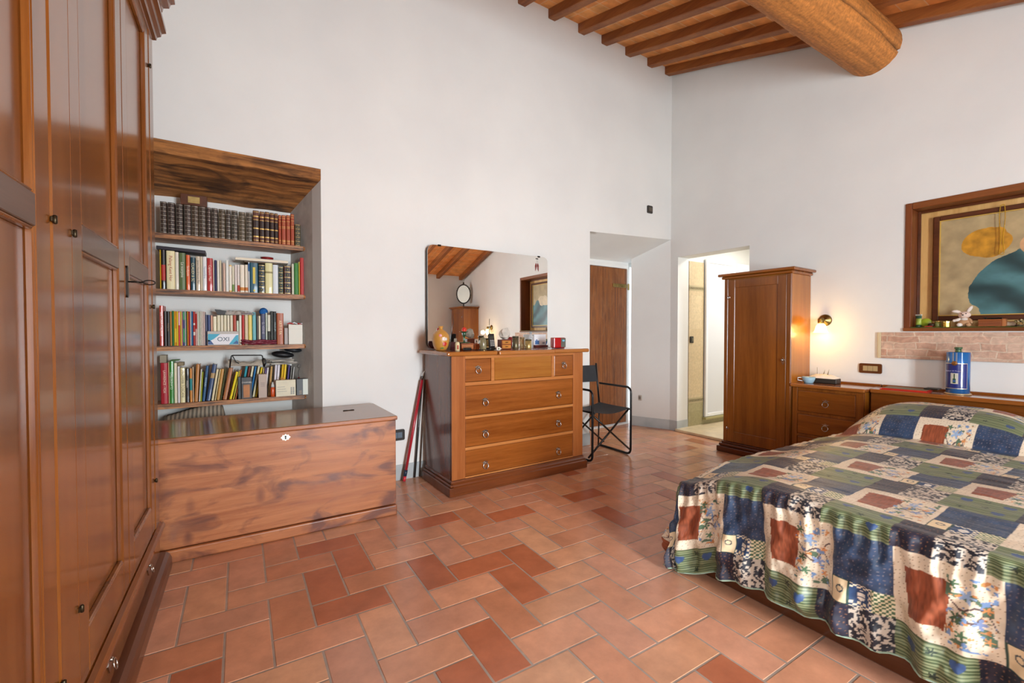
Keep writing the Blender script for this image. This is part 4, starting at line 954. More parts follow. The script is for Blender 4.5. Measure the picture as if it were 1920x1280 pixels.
shelf_books(1, [(f5(r[0]), f5(r[1]), g5(r[2]), r[3], r[4], r[5], r[6] if len(r) > 6 else {}) for r in R2])
h1 = lambda v: 295+v/12.8
k1_ = lambda v: 560+v/12.8
R3 = [(40, 140, 160, '#b9402c', 'tall red and pink', 'plain', dict(text='SARTORIA ITALIANA', tcol='#f0d8cc')), (150, 222, 298, '#332c28', 'dark brown', 'plain'), (225, 292, 298, '#2c2a2a', 'charcoal with tan title', 'plain', dict(text='Andrea Poli', tcol='#a8875e')), (295, 345, 300, '#b9803c', 'tan', 'plain'), (347, 392, 288, '#2a7a48', 'green', 'plain'), (394, 412, 295, '#e6c83a', 'thin yellow', 'plain'), (414, 455, 300, '#d9922a', 'orange and yellow', 'split', dict(extra=('#ecd34a', [(.1, .5)]))),
 (457, 495, 300, '#ecd23c', 'yellow', 'plain'), (497, 545, 305, '#cf4a4a', 'pink and red', 'split', dict(extra=('#f0b8c0', [(.6, .98)]))), (547, 575, 300, '#e2d84a', 'lemon', 'plain'), (577, 602, 302, '#e8a0a8', 'pink', 'plain'), (604, 655, 300, '#4a4a7a', 'purple and green', 'split', dict(extra=('#4a9a6a', [(.1, .5), (.75, .98)]))), (657, 680, 300, '#e8e8ea', 'thin white', 'plain'), (682, 706, 300, '#3f6a4a', 'dark green', 'plain'), (708, 745, 300, '#d9862a', 'orange', 'plain'),
 (747, 782, 305, '#b02a44', 'crimson', 'plain'), (784, 812, 300, '#d8e2dc', 'white', 'plain'), (814, 852, 300, '#2a6a9a', 'blue', 'plain'), (854, 905, 305, '#b83a34', 'red', 'split', dict(extra=('#e8d8cc', [(.3, .4), (.6, .66)]))), (907, 950, 318, '#d8b0a8', 'red and white', 'split', dict(extra=('#b8302c', [(.5, .95)]))), (952, 990, 310, '#dfe0d2', 'white', 'plain'), (992, 1025, 305, '#c8cdb8', 'pale green', 'plain'), (1027, 1060, 305, '#e0dacc', 'off-white', 'plain'), (1062, 1100, 305, '#dccfc4', 'pale', 'plain'), (1102, 1138, 305, '#dcc4bc', 'pinkish white', 'plain')]
R3 = [(h1(r[0]), h1(r[1]), k1_(r[2]), r[3], r[4], r[5], r[6] if len(r) > 6 else {}) for r in R3]
h2 = lambda v: 280+v/5.12
k2_ = lambda v: 550+v/5.12
R3b = [(535, 556, 205, '#5a6078', 'slate blue', 'plain'), (558, 585, 205, '#3a4a78', 'blue', 'plain'), (587, 608, 210, '#d8a890', 'salmon', 'plain'), (610, 645, 220, '#e8e0c0', 'cream', 'plain'), (648, 680, 208, '#dfd8b8', 'cream', 'plain'), (682, 710, 208, '#e2dac0', 'cream', 'plain'), (712, 742, 208, '#ddd4b4', 'cream', 'plain'), (745, 770, 208, '#e4dcc2', 'cream', 'plain'), (773, 802, 208, '#dcd2b6', 'cream', 'plain'), (804, 834, 208, '#b04a34', 'brick red', 'plain'), (836, 858, 262, '#cfe0c8', 'short white', 'plain'), (860, 885, 208, '#e6e2d2', 'white', 'plain'),
 (887, 912, 195, '#b83430', 'red', 'plain'), (914, 948, 205, '#cfbb96', 'beige', 'plain'), (950, 986, 200, '#dcc65c', 'yellow', 'plain'), (988, 1024, 180, '#5aa6ac', 'turquoise', 'plain'), (1030, 1045, 215, '#77706c', 'thin grey', 'plain'), (1047, 1068, 215, '#e6e0c4', 'thin cream', 'plain'), (1072, 1112, 195, '#383a5c', 'navy', 'plain', dict(text='G. VERNE', tcol='#a8a4b4')), (1114, 1132, 185, '#c3cfc2', 'pale green', 'plain'), (1134, 1162, 205, '#cfcfbf', 'white and black', 'split', dict(extra=('#3a3a34', [(0.02, .45)]))), (1164, 1190, 170, '#262a22', 'tall black', 'plain'), (1192, 1219, 172, '#1f2422', 'tall black lettered', 'plain', dict(text='HOUSE JIM', tcol='#9ab0ac')), (1222, 1288, 188, '#a55228', 'thick brown', 'plain', dict(text='ARTI E FA', tcol='#ecd8a0', tsize=.024))]
for r in R3b: R3.append((h2(r[0]), h2(r[1]), k2_(r[2]), r[3], r[4], r[5], dict(Y=3.62 if r[0] < 1225 else 3.596, depth=.12, **(r[6] if len(r) > 6 else {}))))
shelf_books(2, R3)
R4 = [(105, 178, 668, '#a81e2a', 'thick red', 'plain', dict(text='LAWRENCE - FOX', tcol='#ecd0b8', tsize=.018)), (180, 190, 660, '#e0cf9a', 'thin cream', 'plain'), (192, 232, 652, '#3f8a38', 'tall green', 'plain', dict(text='CLANDESTINO', tcol='#e2ecd8', up=True)), (234, 264, 668, '#dcd4b4', 'cream', 'plain'), (268, 292, 700, '#d8d4d6', 'slim white', 'plain'), (296, 342, 715, '#e4d8a4', 'cream titled', 'plain', dict(text='PROVERBI TOSCANI', tcol='#6a5a3a')), (346, 382, 722, '#2e2a28', 'black', 'plain', dict(text='Adelphi', tcol='#c8c4bc')),
 (385, 410, 720, '#c9853a', 'orange and teal', 'split', dict(extra=('#2a8a8a', [(.35, .70)]))), (413, 424, 705, '#d8c8ac', 'thin pale', 'plain'), (427, 462, 680, '#b87a3c', 'tan', 'plain', dict(lean=.05)), (470, 484, 728, '#dfe0d6', 'slim white', 'plain', dict(lean=.06)), (486, 498, 755, '#b8c040', 'thin yellow green', 'plain', dict(lean=.06)), (502, 530, 695, '#2f5a84', 'blue', 'plain', dict(lean=.10, text='RESTAURO', tcol='#bcd0dc')), (540, 583, 683, '#34496e', 'wide slate blue', 'split', dict(lean=.16, extra=('#b09060', [(.62, .76)]))),
 (590, 615, 728, '#dccfa8', 'cream', 'plain', dict(lean=.15)), (622, 636, 730, '#d8c898', 'thin cream', 'plain', dict(lean=.15)), (640, 672, 727, '#bd8c44', 'tan', 'plain', dict(lean=.14)), (676, 690, 722, '#5a6040', 'olive', 'plain', dict(lean=.14)), (700, 742, 718, '#a8683a', 'rusty brown', 'plain', dict(lean=.18)), (750, 758, 735, '#6a3a2a', 'thin striped', 'plain', dict(lean=.2)), (764, 790, 755, '#e6cf20', 'bright yellow', 'plain', dict(lean=.22)), (798, 812, 745, '#c8c050', 'faded yellow', 'plain', dict(lean=.2)), (818, 832, 735, '#b86a3a', 'thin orange', 'plain', dict(lean=.18))]
R4 = [(h2(r[0]), h2(r[1]), k2_(r[2]), r[3], r[4], r[5], dict(Y=3.60, depth=.12, **(r[6] if len(r) > 6 else {}))) for r in R4]
R4b = [(868, 892, 700, '#2a98a8', 'turquoise', 'plain', .16), (900, 922, 705, '#7a3a2c', 'brick brown', 'plain', .16), (930, 952, 700, '#e0dab8', 'cream', 'plain', .16), (960, 978, 703, '#2f78b4', 'blue', 'plain', .16), (986, 1008, 700, '#e2d8b0', 'cream', 'plain', .17), (1014, 1034, 712, '#e8c828', 'yellow', 'plain', .18), (1062, 1076, 720, '#c8b48a', 'tan', 'plain', .1), (1082, 1096, 718, '#7a6a9a', 'purple', 'plain', .1), (1100, 1118, 712, '#e6e2e4', 'white', 'plain', .1), (1140, 1160, 700, '#c9a060', 'tan', 'plain', .08), (1184, 1206, 685, '#dedae2', 'lilac white', 'plain', .07), (1210, 1234, 685, '#e0dce4', 'pale white', 'plain', .07), (1246, 1266, 680, '#e2b820', 'golden yellow', 'plain', .09), (1270, 1292, 682, '#e8c62c', 'yellow', 'plain', .09), (1304, 1322, 690, '#5a5088', 'violet', 'plain', .10), (1332, 1345, 700, '#8a8a84', 'grey', 'plain', .10), (1356, 1366, 706, '#dcdcd8', 'thin white', 'plain', .10)]
for r in R4b: R4.append((h2(r[0]), h2(r[1]), k2_(r[2]), r[3], r[4], r[5], dict(Y=3.655, depth=.10, lean=r[6])))
shelf_books(3, R4)
# ---------------------------------------------------------------- things lying about the shelves
def boxed(name, label, cat, x0, x1, yt, z0, Y, depth, mat, parts=(), group=None, bev=.002, rz=0):
    P0 = onY(x0, yt, Y); P1 = onY(x1, yt, Y); t = thing(name, label, cat, ((P0.x+P1.x)/2, Y, z0), rz, group)
    w = (P1.x-P0.x)/2; h = P0.z-z0
    b = MB(); b.box(-w, w, 0, depth, 0, h, bev); b.build('body', mat, t)
    return t, w, h
t, w, h = boxed('wooden_case', 'dark wooden case with a gold plate lying on the leather books', 'case', 338, 388, 361.5, 1.786+.208, 3.62, .10, M_mahog_dk)
b = MB(); b.box(-w*.45, w*.45, -.003, -.0005, h*.2, h*.8, .001); b.build('gold_plate', plain('#a8905a', .4, .7, var=.4), t)
def slab(name, label, cat, x0, x1, yt, Y, th, depth, mat, z=None, tilt=0, mats2=None, part='sheet'):
    P0 = onY(x0, yt, Y); P1 = onY(x1, yt, Y); zz = P0.z if z is None else z
    t = thing(name, label, cat, ((P0.x+P1.x)/2, Y, zz)); w = (P1.x-P0.x)/2
    b = MB(); b.box(-w, w, 0, depth, 0, th, .002); b.build('cover', mat, t)
    if mats2: b = MB(); b.box(-w+.002, w-.002, -.0006, depth-.004, th*.2, th*.8, .0005); b.build('pages', mats2, t)
    t.rotation_euler = (0, tilt, 0); return t
slab('ring_binder', 'flat black folder lying across the red gilt books on the top shelf', 'folder', f5(1082), f5(1400), g5(312), 3.60, .012, .13, plain('#1c1e1c', .35), z=1.786+.182)
slab('document_folder', 'wide black folder lying over the left books of the second shelf', 'folder', f5(70), f5(585), g5(752), 3.60, .022, .13, plain('#26222c', .4, var=.3), z=onY(300, g5(712), 3.59).z+.001, mats2=None, tilt=.03)
slab('flat_book', 'ornate dark book lying flat under the white book on the second shelf', 'book', f5(990), f5(1335), g5(850), 3.605, .011, .12, plain('#5a4632', .5, var=.4), z=onY(1, 1, 1).z*0+onY(470, g5(845), 3.592).z+.001)
slab('white_book', 'large white book lying flat on top of the ornate dark one', 'book', f5(895), f5(1450), g5(800), 3.595, .019, .15, plain('#e6e2d6', .6), z=onY(470, g5(845), 3.592).z+.0125, mats2=M_page)
t = thing('glass_ashtray', 'small red glass ashtray on the large white book', 'ashtray', (onY(f5(1230), 500, 3.64).x, 3.66, onY(470, g5(845), 3.592).z+.032))
b = MB(); b.lathe([(.03, 0), (.04, .004), (.043, .02), (.038, .02), (.034, .008), (0, .006)], 18); b.build('bowl', plain('#8a1c1c', .15, trans=.3, var=.5), t)
# third shelf
z3 = SHZ[2]+.001
t, w, h = boxed('tissue_box', 'white and turquoise tissue box in front of the cream books', 'box', h2(556), h2(860), k2_(362), z3, 3.585, .030, plain('#b9b4ac', .5))
b = MB(); f_ = -.0015
b.prism([(-w*.96, h*.06), (w*.96, h*.06), (w*.96, h*.80), (-w*.96, h*.80)], f_, -.0002, 'Y', mi=0)
b.prism([(-w*.96, h*.80), (-w*.96, h*.25), (-w*.6, h*.45), (-w*.2, h*.80)], f_-.0004, f_, 'Y', mi=1); b.prism([(-w*.96, h*.06), (-w*.6, h*.06), (-w*.78, h*.32), (-w*.96, h*.4)], f_-.0004, f_, 'Y', mi=2)
b.prism([(w*.35, h*.06), (w*.8, h*.7), (w*.96, h*.75), (w*.96, h*.06)], f_-.0004, f_, 'Y', mi=1); b.prism([(w*.6, h*.10), (w*.85, h*.35), (w*.96, h*.2), (w*.94, h*.08)], f_-.0007, f_-.0003, 'Y', mi=2)
b.build('printed_panel', [plain('#e3e4e8', .5), plain('#3fa8c4', .5), plain('#3a5a8c', .5)], t)
lettering('OXI', h*.42, plain('#3a5060', .5), t, Matrix.Translation((0, f_-.0012, h*.42)) @ Matrix.Rotation(PI/2, 4, 'X'))
b = MB(); X0 = onY(h2(880), 600, 3.58).x; X1 = onY(h2(1222), 600, 3.58).x
n = 24
for k, (rr, zz, yy) in enumerate(((.012, .012, 0), (.010, .024, .004), (.009, .013, -.012))):
    b.tube([(X0+(X1-X0)*i/n, 3.596+yy+.003*math.sin(i*1.3+k), z3+zz+.003*math.sin(i*.5+k)+.010*abs(i/n-.5)*(1 if k == 1 else 0)) for i in range(n+1)], [rr*(.5+.5*math.sin(PI*min(1, max(0, (i+.8)/(n+1.6)))))*(1) for i in range(n+1)], 8)
tag(b.build('folded_pouch', plain('#742638', .35, var=.3), fix=False), 'burgundy folded pouch lying in front of the third shelf books', 'pouch')
zt3 = onY(h2(800), k2_(208), 3.61).z+.002
t = thing('plastic_bag', 'flattened white plastic bag with a black corner lying on the third shelf books', 'bag', (0, 0, 0))
b = MB(); X0 = onY(h2(690), 600, 3.62).x; X1 = onY(h2(1015), 600, 3.62).x; vs = []; nu_, nv_ = 18, 6
for i in range(nu_+1):
    for j in range(nv_+1):
        u = i/nu_; v = j/nv_; hh = .03*(math.sin(PI*v)**.5)*(math.sin(PI*min(1, u*1.0+.02))**.3)*(1+.35*mnoise.noise(Vector((u*9, v*7, 2))))
        vs.append((X0+(X1-X0)*u, 3.60+.13*v, zt3+max(hh, .0)+.001))
fs = [(i*(nv_+1)+j, (i+1)*(nv_+1)+j, (i+1)*(nv_+1)+j+1, i*(nv_+1)+j+1) for i in range(nu_) for j in range(nv_)]
b._new(vs, fs, smooth=False); o = b.build('bag_film', plain('#cdcbc2', .2, coat=.5, var=.2), t)
b = MB(); b.prism([(onY(h2(588), 1, 3.60).x, zt3+.035), (onY(h2(612), 1, 3.60).x, zt3+.001), (onY(h2(688), 1, 3.6).x, zt3+.001), (onY(h2(698), 1, 3.60).x, zt3+.026), (onY(h2(640), 1, 3.6).x, zt3+.033)], 3.60, 3.68, 'Y'); b.build('black_corner', plain('#121212', .3), t)
lettering('FARMACIA', .018, plain('#4a3a5a', .5), t, Matrix.Translation((onY(h2(920), 1, 3.6).x, 3.598, zt3+.010)) @ Matrix.Rotation(PI/2, 4, 'X'))
t = thing('yarn_ball', 'blue knitted ball on the third shelf books', 'yarn', (onY(h2(1063), 1, 3.64).x, 3.645, zt3+.028))
b = MB()
for k in range(14):
    R = Matrix.Rotation(k*.9, 4, 'X') @ Matrix.Rotation(k*1.7, 4, 'Z') @ Matrix.Rotation(k*.6, 4, 'Y')
    b.tube([tuple(R @ Vector((.024*math.cos(a), .024*math.sin(a), .004*math.sin(3*a)))) for a in [q*PI/10 for q in range(20)]], .004, 5, closed=True)
b.ball((0, 0, 0), .023, seg=8); b.build('yarn', plain('#1c5a9a', .8, var=.4), t)
t, w, h = boxed('white_carton', 'tall white carton at the right end of the third shelf', 'box', h2(1336), h2(1470), k2_(298), z3, 3.60, .09, plain('#dcd9cc', .5))
b = MB(); b.box(-w-.0005, w+.0005, -.0008, .0905, h*.78, h*.785); b.build('lid_line', plain('#a8a498', .6), t)
t, w, h = boxed('carton_side_block', 'narrow grey block forming the side of the white carton', 'box', h2(1296), h2(1330), k2_(330), z3, 3.62, .10, plain('#b0a8a4', .6))  # added grey block, stands as the white carton's side face
b = MB(); zc_ = z3+onY(h2(1336), k2_(298), 3.60).z-z3+.001; x_ = onY(h2(1340), 1, 3.62).x
for k in range(5): b.tube([(x_-.03+.028*k, 3.64+.01*math.sin(k), zc_+.004), (x_-.01+.028*k, 3.65, zc_+.011+.004*math.sin(k*2)), (x_+.012+.026*k, 3.64, zc_+.004)], [.0035, .006, .0035], 6, mi=k % 2)
tag(b.build('ribbon_bundle', [plain('#b82a2a', .5), plain('#dfe4e6', .5)], fix=False), 'red and white ribbon bundle on the white carton', 'ribbon')
# fourth shelf
z4 = SHZ[3]+.001
t, w, h = boxed('perfume_box', 'black perfume box with a copper bottle printed on it', 'box', h2(882), h2(986), k2_(806), z4, 3.575, .035, plain('#17161a', .3))
b = MB(); b.prism([(-w*.62, h*.06), (w*.55, h*.06), (w*.55, h*.66), (-w*.62, h*.66)], -.001, -.0002, 'Y'); b.build('printed_bottle', plain('#8a5426', .3, .3, var=.4), t)
lettering('CHARNEL', w*.42, plain('#d8d2c8', .5), t, Matrix.Translation((0, -.0012, h*.76)) @ Matrix.Rotation(PI/2, 4, 'X'))
boxed('black_carton', 'plain black carton beside the printed perfume box', 'box', h2(850), h2(880), k2_(800), z4, 3.585, .04, plain('#15181a', .4))
t, w, h = boxed('cosmetic_box', 'pinkish grey cosmetic box on the bottom shelf', 'box', h2(1047), h2(1128), k2_(776), z4, 3.575, .06, plain('#b5a294', .5))
b = MB()
for k in range(4): b.box(-w*.5, w*.5, -.0009, -.0002, h*(.48+k*.05), h*(.49+k*.05))
b.build('printed_lines', plain('#6a5c54', .5), t)
for k, (xa, xb_, lab) in enumerate(((1131, 1160, 'left orange bottle with a clear neck beside the pinkish grey box'), (1185, 1210, 'right orange bottle with a clear neck next to the cream carton'))):
    X = (onY(h2(xa), 1, 3.60).x+onY(h2(xb_), 1, 3.60).x)/2; t = thing('orange_bottle', lab, 'bottle', (X, 3.605, z4), 0, 'orange bottles on the bottom shelf')
    b = MB(); b.lathe([(.013, 0), (.014, .003), (.014, .062), (.011, .068)], 16); b.build('bottle_body', plain('#c94f1c', .25, coat=.4), t)
    b = MB(); b.lathe([(.011, .068), (.010, .085), (.006, .092), (.006, .104), (0, .104)], 14); b.build('cap', plain('#c8ccc6', .2), t)
t, w, h = boxed('cream_carton', 'cream medicine carton with small print on the bottom shelf', 'box', h2(1214), h2(1405), k2_(835), z4, 3.575, .05, plain('#ddd6bc', .6, var=.08))
b = MB()
for k in range(5):
    for q in range(2): b.box(w*(.48+q*.22), w*(.62+q*.22), -.0009, -.0002, h*(.12+k*.09), h*(.17+k*.09))
for k in range(3): b.box(-w*.85, w*(.1-.1*k), -.0009, -.0002, h*(.30+.14*k), h*(.315+.14*k))
b.build('printed_marks', plain('#5c6470', .5), t)
t = thing('origami_star', 'orange paper star standing on the cream carton', 'ornament', ((onY(h2(1240), 1, 3.59).x), 3.60, z4+h+.002))
b = MB()
for k in range(7):
    a = PI*k/6; c_ = math.cos(a); s_ = math.sin(a)
    b.prism([(-.003*s_, .004+.003*c_), (.024*c_, .006+.018*s_), (.003*s_, .004-.003*c_ if s_ > .2 else .002)], -.003, .003, 'Y')
b.box(-.006, .006, -.004, .004, 0, .006); b.build('paper', plain('#c98a2a', .6), t)
t, w, h = boxed('black_and_white_box', 'half black half white box at the right end of the bottom shelf', 'box', h2(1412), h2(1524), k2_(820), z4, 3.575, .05, plain('#151414', .4))
b = MB(); b.box(w*.10, w*.98, -.0012, -.0002, h*.03, h*.97); b.build('white_half', plain('#d3d8cc', .5), t)
b = MB(); b.box(-w*.55, -w*.1, -.0012, -.0002, h*.05, h*.3); b.build('sticker', plain('#7a7266', .5), t)
t = thing('red_pouch', 'small dark red pouch resting behind the black and white box', 'pouch', (onY(h2(1400), 1, 3.66).x, 3.655, z4+.001))
b = MB(); b.lathe([(.016, 0), (.024, .02), (.026, .05), (.020, .085), (.008, .105), (.006, .125), (0, .127)], 16, sy=.7); b.build('pouch_body', plain('#6e1f1f', .5, var=.3), t)
b = MB(); b.tube([(0, 0, .127), (-.004, 0, .16), (.004, 0, .19), (-.012, -.01, .205), (-.005, -.01, .225), (.012, -.01, .22), (.010, -.01, .20), (-.004, -.01, .198)], .0017, 6); b.build('drawstring', M_black, t)
t = thing('scissors', 'yellow handled scissors standing upright behind the black and white box', 'scissors', (onY(h2(1500), 1, 3.63).x, 3.645, z4+.001))
b = MB(); b.tube([(-.012, 0, 0), (-.030, .008, .10), (-.042, .01, .165)], [.005, .006, .003], 8); b.tube([(.004, 0, 0), (-.002, .004, .06), (-.004, .004, .07)], .005, 8)
b.tube([(.012+.012*math.cos(a), 0, .10+.022*math.sin(a)) for a in [k*PI/8 for k in range(16)]], .0045, 7, closed=True); b.tube([(.004, 0, .0), (.008, 0, .08)], .005, 8); b.build('handles', plain('#d8a010', .4), t)
zt4 = onY(h2(800), k2_(703), 3.655).z+.006
t = thing('paper_stack', 'crumpled pile of leaflets lying over the right half of the bottom shelf books', 'papers', (0, 0, 0))
b = MB(); rr = random.Random(5)
for k in range(9):
    X0 = onY(h2(1095+rr.uniform(0, 50)), 1, 3.62).x; X1 = onY(h2(1385+rr.uniform(-40, 5)), 1, 3.62).x; z = zt4+.006+k*.0035; vs = []
    for i in range(13):
        u = i/12; zz = z+.002*math.sin(u*7+k)+.006*(1-u)*(-1)*(k < 4)
        vs += [(X0+(X1-X0)*u, 3.60+.002*k, zz), (X0+(X1-X0)*u, 3.73, zz), (X0+(X1-X0)*u, 3.73, zz+.0022), (X0+(X1-X0)*u, 3.60+.002*k, zz+.0022)]
    fs = [(i*4+j, i*4+(j+1) % 4, i*4+4+(j+1) % 4, i*4+4+j) for i in range(12) for j in range(4)]+[(0, 1, 2, 3), (51, 50, 49, 48)]
    b._new(vs, fs, mi=k % 3)
b.build('sheets', [plain('#bfb9a8', .6, var=.3), plain('#8f8b86', .6, var=.3), plain('#d8d6cc', .6, var=.2)], t)
t = thing('black_case', 'soft black glasses case lying on the leaflets, lower of two', 'case', (onY(h2(1248), 1, 3.66).x, 3.665, onY(500, k2_(592), 3.62).z)); b = MB(); b.ball((0, 0, 0), 1, (.076, .045, .025), seg=10, M=Matrix.Rotation(.12, 4, 'Y')); b.build('case_body', plain('#15171a', .45, var=.4), t)
t = thing('black_pouch', 'soft black pouch lying on the black glasses case, upper of two', 'pouch', (onY(h2(1348), 1, 3.66).x, 3.665, onY(500, k2_(548), 3.62).z)); b = MB(); b.ball((0, 0, 0), 1, (.062, .042, .019), seg=10, M=Matrix.Rotation(.10, 4, 'Y')); b.build('pouch_body', plain('#1a1d22', .4, var=.4), t)
t = thing('clear_toiletry_bag', 'clear plastic toiletry bag with black piping on the bottom shelf books', 'bag', (onY(h2(900), 1, 3.64).x, 3.64, zt4-.012))
b = MB(); w = .100; b.tube(fillet([(-w-.004, -.03, .0), (-w+.006, -.03, .088), (w-.008, -.03, .084), (w, -.03, .0)], .012, 3), .0042, 7); b.tube([(-w+.012, -.03, .085), (-w+.034, -.032, .04), (-w+.05, -.02, .03)], .003, 6); b.tube([(w, -.03, .0), (w+.012, -.03, .028), (w+.008, -.03, .055), (w-.004, -.03, .06)], .006, 7); b.build('piping', M_black, t)
b = MB(); vs = []
for i in range(13):
    for j in range(7):
        u = i/12; v = j/6; vs.append((-w-.016+(2*w+.03)*u, -.028+.06*v, .012+(.045+.03*mnoise.noise(Vector((u*6, v*4, 3))))*math.sin(PI*v)**.6*(1-.4*math.sin(PI*u))))
b._new(vs, [(i*7+j, (i+1)*7+j, (i+1)*7+j+1, i*7+j+1) for i in range(12) for j in range(6)]); b.build('film', plain('#b8b2a2', .12, coat=.6, var=.3, alpha=.75), t)
t, w, h = boxed('small_grey_box', 'small beige box on the red book at the left of the bottom shelf', 'box', h2(98), h2(163), k2_(592), onY(h2(140), k2_(668), 3.6).z+.001, 3.62, .08, plain('#9c927c', .6, var=.2))
slab('green_booklet', 'green booklet lying across the cream book on the bottom shelf', 'book', h2(200), h2(285), k2_(650), 3.61, .006, .09, plain('#4a7a3a', .5), z=onY(h2(200), k2_(650), 3.60).z+.002, tilt=-.02)
t, w, h = boxed('tan_notebook', 'small tan notebook block lying behind the slim white book', 'notebook', h2(272), h2(330), k2_(660), onY(h2(290), k2_(699), 3.6).z+.001, 3.64, .07, plain('#8a7a5c', .6, var=.2))
t = thing('striped_cushion', 'grey striped cushion tucked in the niche behind the chest', 'cushion', (0, 3.60, .561))
b = MB(); X0 = onY(308, 775, 3.55).x; X1 = onY(421, 775, 3.55).x; vs = []; n = 30; cc_ = []
for i in range(n+1):
    u = i/n; X = X0+(X1-X0)*u; hh = .052+.052*math.sin(min(1, u*1.05)*PI*.58)**1.2
    if u > .93: hh *= 1-.75*((u-.93)/.07)**2
    for (yy, f_) in ((-.05, .0), (-.06, .5), (-.03, .96), (.0, 1.0), (.08, .95), (.12, .5), (.11, 0)): vs.append((X, yy, hh*f_))
b._new(vs, [(i*7+j, (i+1)*7+j, (i+1)*7+(j+1) % 7, i*7+(j+1) % 7) for i in range(n) for j in range(7)]+[tuple(range(7)), tuple(range(n*7+6, n*7-1, -1))], smooth=True)
m, nt, bs = newmat('striped_ticking'); N = nt.nodes; L = nt.links; tc = N.new('ShaderNodeTexCoord'); wv = N.new('ShaderNodeTexWave'); wv.inputs['Scale'].default_value = 14; wv.inputs['Distortion'].default_value = 1.2; L.new(tc.outputs['Object'], wv.inputs['Vector'])
r = N.new('ShaderNodeValToRGB'); r.color_ramp.elements[0].color = rgb('#5f5a50'); r.color_ramp.elements[1].color = rgb('#a89f8c'); L.new(wv.outputs['Fac'], r.inputs['Fac']); L.new(r.outputs['Color'], bs.inputs['Base Color']); bs.inputs['Roughness'].default_value = .8
b.build('cushion_body', m, t)
# ---------------------------------------------------------------- things on the dresser
DZ = 1.0195
def on_dresser(px, Y): return (onY(px, 640, Y).x, Y, DZ)
t = thing('ochre_jug', 'round ochre ceramic jug with painted roses at the left end of the chest of drawers', 'jug', on_dresser(826.5, 3.06))
b = MB(); b.lathe([(.030, 0), (.040, .004), (.055, .035), (.062, .065), (.064, .090), (.058, .118), (.040, .140), (.022, .152), (.014, .158), (.014, .170), (.019, .175), (.019, .180), (.010, .180), (.010, .16)], 32); b.build('jug_body', plain('#c08a3c', .4, coat=.3, var=.1), t)
def spot(parent, th_, z, r, mat, name, sc=(1, 1), R=.0625):
    b = MB(); ax = Vector((math.cos(th_), math.sin(th_), 0)); tan = Vector((-math.sin(th_), math.cos(th_), 0)); n = 18; c = ax*R+Vector((0, 0, z)); pts = []
    for k in range(n):
        a = 2*PI*k/n; rr_ = r*(1+.14*math.cos(5*a)); pts.append(c+tan*rr_*math.cos(a)*sc[0]+Vector((0, 0, rr_*math.sin(a)*sc[1]))-ax*((rr_*math.cos(a))**2/(2*R))*1.0)
    vs = [tuple(p+ax*.0012) for p in pts]+[tuple(p-ax*.002) for p in pts]+[tuple(c+ax*.003)]
    b._new(vs, [(i, (i+1) % n, 2*n) for i in range(n)]+[(i, i+n, (i+1) % n+n, (i+1) % n) for i in range(n)]); return b.build(name, mat, parent)
cam_th = math.atan2(-3.06, -1.28)
spot(t, cam_th+.50, .052, .017, plain('#b82418', .4), 'painted_rose', R=.060); spot(t, cam_th+.38, .088, .014, plain('#e0cfc4', .4), 'painted_petals', R=.064); spot(t, cam_th+.62, .086, .011, plain('#d8d0c8', .4), 'painted_petals', R=.064)
spot(t, cam_th-.05, .112, .011, plain('#d88c98', .4), 'painted_heart', R=.0595); spot(t, cam_th+.20, .020, .010, plain('#4a7a30', .4), 'painted_leaf', (1.3, .5), R=.0525)
t = thing('ceramic_pyramid', 'dark burgundy ceramic block behind the small cream bottle', 'ornament', on_dresser(847, 3.12)); b = MB(); b.prism([(-.030, 0), (.030, 0), (.024, .062), (-.016, .062)], -.03, .03, 'Y'); b.build('block', plain('#3a0f14', .2, coat=.5), t)
t = thing('cream_bottle', 'small cream bottle with a red label on the chest of drawers', 'bottle', on_dresser(857.5, 2.95)); b = MB(); b.lathe([(.016, 0), (.0175, .003), (.0175, .05), (.014, .060), (.008, .066), (0, .066)], 20); b.build('bottle_body', plain('#d8cba0', .4, coat=.3), t)
b = MB(); b.box(-.009, .003, -.0185, -.0165, .012, .042, .001); b.build('label', plain('#b0442c', .5), t)
t = thing('cigar_box', 'flat orange wooden box under the green glass candle holder', 'box', on_dresser(873, 3.10)); b = MB(); b.box(-.052, .052, -.035, .04, 0, .052, .002); b.build('box_body', plain('#8a4418', .45, var=.3), t); b = MB(); b.box(-.048, .048, -.0365, -.0352, .012, .038); b.build('label', plain('#b0703a', .5), t)
lettering('TOSCANELLI', .015, plain('#6a2c10', .5), t, Matrix.Translation((0, -.0368, .025)) @ Matrix.Rotation(PI/2, 4, 'X'))
t2 = thing('orange_tin', 'low orange patterned tin right of the wooden box', 'tin', on_dresser(892, 3.13)); b = MB(); b.box(-.022, .030, -.025, .03, 0, .045, .003); b.build('tin_body', plain('#a85222', .4, var=.4), t2)
p = on_dresser(870.5, 3.10); t = thing('candle_holder', 'green glass candle holder with a red ball candle', 'candle holder', (p[0], p[1]+.002, DZ+.0525))
b = MB(); b.lathe([(.045, 0), (.047, .004), (.030, .007), (.008, .010), (.005, .02), (.0065, .03), (.005, .04), (.006, .048), (.014, .058), (.016, .075), (.0145, .080), (.034, .087), (.034, .089), (.012, .083)], 24); b.build('glass_stem', plain('#2f6a48', .08, trans=.6, coat=.5), t)
b = MB(); b.lathe([(.012, .060), (.0155, .074), (.013, .082), (.0155, .090), (.0195, .103), (.015, .116), (.005, .122), (.0012, .124), (.0012, .129), (0, .129)], 20); b.build('candle', plain('#c9301c', .4), t)
